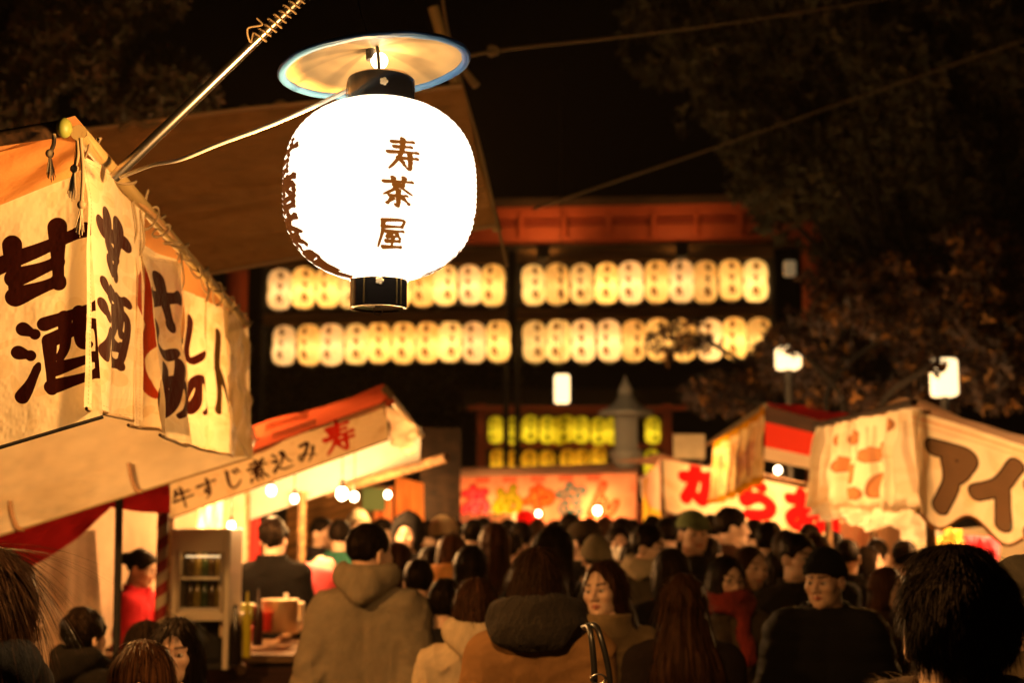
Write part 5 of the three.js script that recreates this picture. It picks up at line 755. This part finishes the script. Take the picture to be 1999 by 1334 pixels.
// spec: pixel of the crown, distance, turn of the body and the head (0 = towards the camera, 180 = away)
function person(px, py, D, turn, label, o = {}) {
  if (D > 5.6 && D < 9.5) D *= 1.1; const male = !!o.m, fine = D < 6.6, face = o.face ?? turn, tall = at(px, py, D), lift = { beanie: 0.02, cap: 0.01, hood: 0.045 }[o.hat] ?? 0.014;
  const hs = (o.big ?? 1) * 0.945, s = tall.y / (1.6 + (0.125 + lift) * hs), g = thing('person', label, 'person', V(tall.x, 0, tall.z)); g.scale.setScalar(s); g.rotation.y = turn * Math.PI / 180;
  const pose = o.pose ?? 'down', hp = V(0, 1.6, 0.012), hq = new THREE.Quaternion().setFromEuler(new THREE.Euler((o.nod ?? 0) * Math.PI / 180, (face - turn) * Math.PI / 180, (o.tilt ?? 0) * Math.PI / 180, 'YXZ'));
  const hm = new THREE.Matrix4().compose(hp, hq, V(hs, hs, hs)), onHead = (geo) => geo.clone().applyMatrix4(hm), skin = skinMats[o.skin ?? 0];
  const showsFace = Math.abs(((face % 360) + 540) % 360 - 180) < 115;
  const body = part('body', mergeGeometries([onHead(headGeo(male, fine && showsFace)), bodyGeo(pose)]), skin, g);
  if (showsFace && D < 9) for (const sx of [-1, 1]) part('eye', onHead(eyeGeo.clone().translate(sx * 0.031, 0.004, 0.0755)), eyeMat, body);
  const st = o.hair ?? (male ? 'short' : 'bob'), hg = hairGeo(st, fine), hl = [hg], L = { long: 0.12, flow: 0.16, bob: 0.07, fringe: 0.05, messy: 0.04, short: 0.022, crop: 0.012, tied: 0.05 }[st];
  if (fine && !o.hat || o.fur) hl.push(strands(hg, D < 3 ? 14000 : D < 5 ? 5000 : 1800, L, st === 'messy' ? 0.38 : st === 'long' ? 0.1 : st === 'flow' ? 0.05 : 0.13, 77 + Math.floor(px), D < 3 ? 0.0006 : 0.001));
  const hgeo = hl.length > 1 ? mergeGeometries(hl.map((q) => q.toNonIndexed())) : hg;
  part('hair', onHead(hgeo), hairMat(o.hc ?? INK), body);
  part('jacket', jacketGeo({ pose, bulk: o.bulk, hem: o.hem, kind: o.kind, seed: fine ? Math.floor(px) % 7 : 0 }, fine), clothMat(o.jc ?? DK, o.kind === 'puffer' ? 0.5 : 0.9), g);
  part('trousers', trousersGeo, clothMat([0.02, 0.02, 0.025]), g);
  for (const sx of [-1, 1]) part('shoe', shoeGeo.clone().translate(sx * 0.092, 0, 0), M.black, g);
  if (o.scarf) part('scarf', scarfGeo(!!o.bigScarf), std(o.scarf, 1, { bumpMap: rep(crumple, 12, 12), bumpScale: 0.008 }), g);
  if (o.hat) part(o.hat === 'hood' ? 'hood' : o.hat, onHead({ beanie: beanieGeo, cap: capGeo, hood: hoodUpGeo }[o.hat]), clothMat(o.hatc ?? [0.015, 0.014, 0.014]), body);
  if (o.mask) part('face_mask', onHead(once('mask', () => nets((x, y, z) => Math.max(headField(false)(x, y, z) - 0.006, Math.abs(y + 0.05) - 0.045, 0.02 - z), [-0.1, -0.12, 0], [0.1, 0.02, 0.14], 0.0065))), std([0.85, 0.82, 0.76], 0.8), body);
  if (o.glasses) part('glasses', onHead(mergeGeometries([...[-1, 1].map((q) => new THREE.TorusGeometry(0.021, 0.0019, 6, 24).scale(1.1, 0.85, 1).translate(q * 0.032, 0.002, 0.1)), rod(V(-0.009, 0.004, 0.102), V(0.009, 0.004, 0.102), 0.0016, 0.0016, 6), ...[-1, 1].map((q) => rod(V(q * 0.055, 0.004, 0.098), V(q * 0.078, 0.006, 0.0), 0.0018, 0.0018, 6))])), o.glasses === 'light' ? M.steel : M.black, body);
  if (o.fur) { const f = furGeo; part('fur_collar', mergeGeometries([f, strands(f, 5000, 0.03, 0.9, 5, 0.0008)].map((q) => q.toNonIndexed())), std(o.fur, 0.9), g); }
  return g;
}
const BEIGE = [0.42, 0.3, 0.18], CREAM = [0.64, 0.52, 0.36], CAMEL = [0.36, 0.19, 0.075], GREY = [0.25, 0.21, 0.15];
// front of the crowd
person(-22, 1062, 2.45, 165, 'woman with pinned-up dark hair and loose brown locks at the lower left edge', { hair: 'flow', hc: [0.032, 0.014, 0.007], jc: [0.02, 0.024, 0.035], kind: 'hood', bulk: 0.03, face: 150});
person(276, 1252, 3.7, 40, 'small child with light-rimmed brown hair in front of the cooler', { hair: 'fringe', hc: [0.08, 0.036, 0.016], jc: [0.03, 0.025, 0.02], face: 12, big: 1.1 });
person(350, 1206, 4.3, -20, 'seated person in black with raised hand beside the child', { hair: 'bob', pose: 'raise', jc: DK, face: 0 });
person(288, 1212, 4.9, 170, 'dark-haired person behind the child, seen from behind', { hair: 'bob', jc: DK });
person(166, 1190, 5.2, 150, 'person in dark fuzzy clothes behind the long brown hair', { hair: 'messy', hc: [0.004, 0.003, 0.003], jc: [0.008, 0.007, 0.006], kind: 'hood', bulk: 0.03 });
person(276, 1070, 7.3, 80, 'stall woman with tied hair bending over in bright red sleeves', { hair: 'tied', jc: [0.7, 0.03, 0.05], pose: 'front', bulk: 0.02, nod: 18 });
person(535, 1012, 7.9, 170, 'man in a long black coat standing at the second stall counter', { m: 1, hair: 'messy', bulk: 0.035, jc: [0.007, 0.006, 0.005], hem: 0.6, pose: 'front' });
person(628, 1008, 10.6, 120, 'man in dark jacket with glowing orange face by the second stall', { m: 1, hair: 'crop', jc: [0.02, 0.016, 0.02], face: 60 });
person(664, 1014, 10.2, 170, 'person in teal green jacket next to the dark-jacketed man', { m: 1, jc: [0.03, 0.13, 0.1], bulk: 0.03 });
person(700, 996, 11.6, 20, 'person in pale knitted cap above the grey hoodie man', { hair: 'crop', hat: 'beanie', hatc: [0.5, 0.4, 0.28], jc: DK });
person(796, 1000, 9.6, -10, 'person in pointed black hood with lit cheeks', { hat: 'hood', hatc: DK, hair: 'crop', jc: DK });
person(722, 1019, 5.6, 172, 'short-haired man in grey hooded sweatshirt seen from behind', { m: 1, hair: 'crop', jc: GREY, kind: 'hood', bulk: 0.03, face: 138, hem: 0.7 });
person(868, 1008, 9.0, 150, 'person in tan knitted beanie among dark heads', { hat: 'beanie', hatc: [0.4, 0.3, 0.18], hair: 'crop', jc: DK, face: 130 });
person(924, 1014, 9.4, 178, 'dark-haired head against the white scalloped awning, left one', { m: 1, hair: 'short', jc: DK });
person(966, 1018, 7.4, 180, 'woman with long reddish hair seen from behind below the awning', { hair: 'long', hc: BRN, jc: [0.3, 0.16, 0.07] });
person(884, 1042, 6.9, 160, 'woman with brown hair and bright orange scarf ends', { hair: 'bob', hc: AUB, jc: [0.4, 0.2, 0.07], scarf: [0.6, 0.28, 0.08] });
person(920, 1062, 6.3, 175, 'head with long black hair right of the orange scarf', { hair: 'long', jc: DK });
person(818, 1092, 6.1, 178, 'round black head right of the grey sweatshirt', { m: 1, hair: 'short', jc: DK, bulk: 0.025 });
person(778, 1058, 6.7, 175, 'woman with dark brown hair close behind the grey hoodie man', { hair: 'bob', hc: BRN, jc: [0.03, 0.018, 0.015] });
person(872, 1130, 5.6, 165, 'person in black coat between the hoodie and the cream jacket', { hair: 'short', m: 1, jc: DK, bulk: 0.03 });
person(930, 1128, 5.0, 178, 'woman with brown bob in cream hooded jacket', { hair: 'bob', hc: BRN, jc: CREAM, kind: 'hood', bulk: 0.03, hem: 0.7 });
person(1050, 1068, 4.4, 178, 'woman with shoulder-length dark hair, brown knitted scarf and camel coat', { hair: 'bob', hc: [0.035, 0.017, 0.01], jc: CAMEL, bulk: 0.03, scarf: [0.018, 0.012, 0.007], bigScarf: 1, hem: 0.5 });
person(1182, 1092, 5.3, -150, 'woman in beige coat turning her face back towards the camera', { hair: 'long', hc: BRN, jc: [0.3, 0.21, 0.11], face: -33, bulk: 0.026, hem: 0.55, tilt: 5 });
person(1080, 1024, 5.7, 178, 'large dark head with long black hair behind the camel coat woman', { hair: 'long', jc: DK });
person(1114, 1001, 11.2, 150, 'far dark head left of the bright bulb', { m: 1, jc: DK }); person(1018, 1018, 10, 165, 'far dark head under the red balloon', { m: 1, jc: DK }); person(1150, 1012, 10.4, 178, 'far dark head below the bright bulb', { m: 1, jc: DK });
person(1136, 1020, 7.6, 200, 'person in dark flat cap with lit cheek', { m: 1, hat: 'cap', hatc: [0.05, 0.035, 0.02], hair: 'crop', jc: DK, face: 235 });
person(1164, 1047, 7.0, 180, 'person in grey knitted beanie seen from behind', { hat: 'beanie', hatc: [0.2, 0.17, 0.11], hair: 'crop', jc: [0.2, 0.14, 0.08] });
person(1207, 1026, 8.2, 5, 'person wearing a white face mask', { hair: 'bob', mask: 1, jc: DK });
person(1214, 1010, 9.6, 178, 'dark head just behind the masked person', { m: 1, jc: DK });
person(1264, 1024, 6.8, 40, 'man with glasses and pale collar looking right', { m: 1, glasses: 'light', jc: [0.16, 0.13, 0.09], face: 62, scarf: [0.4, 0.33, 0.22] });
person(1306, 1070, 6.1, 200, 'dark-haired person with face turned away left of the long brown hair', { hair: 'bob', hc: [0.02, 0.012, 0.009], jc: DK, face: 230 });
person(1302, 1010, 8.8, 178, 'dark head beside the yellow banner', { m: 1, jc: DK });
person(1352, 1000, 7.4, 5, 'young man in green cap facing the camera', { m: 1, hat: 'cap', hatc: [0.13, 0.17, 0.08], hair: 'crop', jc: DK, face: 14 });
person(1426, 990, 8.2, 100, 'man in brown jacket looking right before the red letters', { m: 1, hair: 'short', jc: [0.08, 0.035, 0.02], face: 88, bulk: 0.035 });
person(1334, 1117, 5.0, 178, 'woman with very long straight brown hair seen from behind', { hair: 'flow', hc: BRN, jc: [0.022, 0.014, 0.012] });
person(1416, 1084, 5.8, 12, 'woman with dark hair, glasses and red scarf facing the camera', { hair: 'bob', glasses: 'dark', jc: [0.1, 0.07, 0.04], scarf: [0.2, 0.018, 0.012], face: 22, tilt: -6 });
person(1462, 1064, 6.4, 10, 'smiling woman with long hair leaning behind the glasses', { hair: 'long', hc: BRN, jc: [0.05, 0.04, 0.03], face: 30, tilt: -10 });
person(1500, 1018, 7.4, 178, 'dark head in front of the red letters, left one', { m: 1, hair: 'short', jc: DK }); person(1534, 1034, 7.0, 175, 'dark rounded head right of the other before the red letters', { hair: 'bob', hc: [0.03, 0.018, 0.01], jc: DK });
person(1554, 1040, 6.2, 15, 'man with dark hair, lit forehead and fur-edged jacket', { m: 1, hair: 'short', jc: [0.03, 0.024, 0.02], face: 32, skin: 0 });
person(1590, 1040, 6.9, 178, 'brown head directly behind the man with lit forehead', { hair: 'bob', hc: BRN, jc: DK });
person(1608, 1072, 5.6, -15, 'man in black beanie and black quilted jacket looking down left', { m: 1, hat: 'beanie', hatc: [0.008, 0.008, 0.008], hair: 'crop', jc: [0.008, 0.008, 0.009], kind: 'puffer', bulk: 0.05, face: -38, hem: 0.7, nod: 6, skin: 1 });
person(1764, 1054, 7.6, 178, 'round jet-black head before the yellow curtain', { m: 1, hair: 'short', jc: DK });
person(1694, 1066, 8.2, 40, 'small person in dark clothes beside the raised hand', { hair: 'bob', jc: [0.06, 0.05, 0.045], face: 60 });
person(1652, 1050, 7.6, 160, 'person holding one hand up behind the black beanie', { m: 1, pose: 'raise', hair: 'crop', jc: DK });
person(1730, 1104, 6.2, 40, 'woman with brown hair, lit face half hidden by the big dark head', { hair: 'long', hc: AUB, jc: [0.09, 0.05, 0.03], face: 48 });
person(1866, 1080, 2.35, 176, 'man with tousled black hair close at the lower right, seen from behind', { m: 1, hair: 'messy', jc: [0.012, 0.011, 0.01], bulk: 0.03, big: 1.12, fur: [0.07, 0.045, 0.025], face: 168 });
person(1992, 1090, 3.4, 175, 'person in ribbed grey knit hat cut by the right edge', { hat: 'beanie', hatc: [0.15, 0.13, 0.1], hair: 'crop', jc: [0.2, 0.15, 0.09] });
{ // shoulder bag of the woman in the camel coat
  const D = 3.6, a = at(1172, 1400, D), g = thing('shoulder_bag', 'black leather bag hanging by two straps from the camel coat shoulder', 'bag', a), w = (x) => rel(x, g);
  for (const k of [0, 1]) part('strap', w(tube([at(1140 + 12 * k, 1225 - 4 * k, D + 0.12), at(1152 + 16 * k, 1232, D), at(1160 + 28 * k, 1310, D - 0.02), at(1160 + 34 * k, 1400, D - 0.01)], 0.008, 8).scale(1, 1, 1)), M.black, g);
  part('buckle', w(new THREE.TorusGeometry(0.016, 0.003, 8, 20).scale(1.1, 0.7, 1).translate(at(1168, 1326, D - 0.04).x, at(1168, 1326, D - 0.04).y, -D + 0.04)), M.steel, g);
  part('bag_body', box(0.3, 0.24, 0.12, 0.02, -0.12, 0, 0.03), M.black, g);
}

// smaller heads farther down the lane
[[748, 1010, 12.4, 'm', 'far dark head between the two orange drapes'], [838, 1016, 12.8, 'm', 'far dark head left of the tan beanie'], [896, 1018, 12, 'w', 'far long-haired head under the scalloped awning'], [946, 1010, 13, 'm', 'far small dark head beneath the middle of the awning'], [990, 1012, 13.2, 'm', 'far dark head left of the red balloon'], [1048, 1012, 13.4, 'w', 'far bob-haired head right of the red balloon'], [1082, 1014, 12.6, 'm', 'far dark head under the orange candy letter'], [1180, 1008, 12.8, 'w', 'far dark head under the last candy letter'], [1232, 1012, 12, 'm', 'far dark head before the right end of the candy banner'], [1276, 1006, 11.4, 'm', 'far dark head in front of the yellow banner'], [1322, 1008, 11, 'w', 'far head left of the green cap'], [1392, 1004, 11, 'm', 'far dark head right of the green cap'], [1470, 1012, 10.2, 'm', 'far head in front of the second red letter'], [1580, 1022, 10.4, 'm', 'far head beneath the third red letter'], [1628, 1036, 9.8, 'w', 'brown-haired head beneath the last red letter'], [1712, 1052, 9.6, 'm', 'dark head left of the round jet-black head'], [846, 1066, 7.6, 'w', 'woman with dark hair between orange scarf and grey sweatshirt'], [1000, 1040, 8.6, 'm', 'dark head beside the long reddish hair'], [1240, 1052, 7.4, 'w', 'dark-haired woman under the masked face'], [1385, 1048, 7.8, 'm', 'dark head just behind the dark-haired woman in glasses'], [1520, 1070, 7, 'w', 'brown-haired head behind the smiling woman']].forEach(([px, py, D, k, l], i) => person(px, py, D, 150 + (i * 37) % 60, l, k === 'm' ? { m: 1, hair: i % 2 ? 'short' : 'crop', jc: [0.03, 0.022, 0.018], face: 120 + (i * 53) % 110 } : { hair: i % 3 ? 'bob' : 'long', hc: i % 2 ? BRN : INK, jc: [0.06, 0.04, 0.025], face: 140 + (i * 41) % 80 }));

renderer.setSize(1024, 684);
renderer.render(scene, camera);
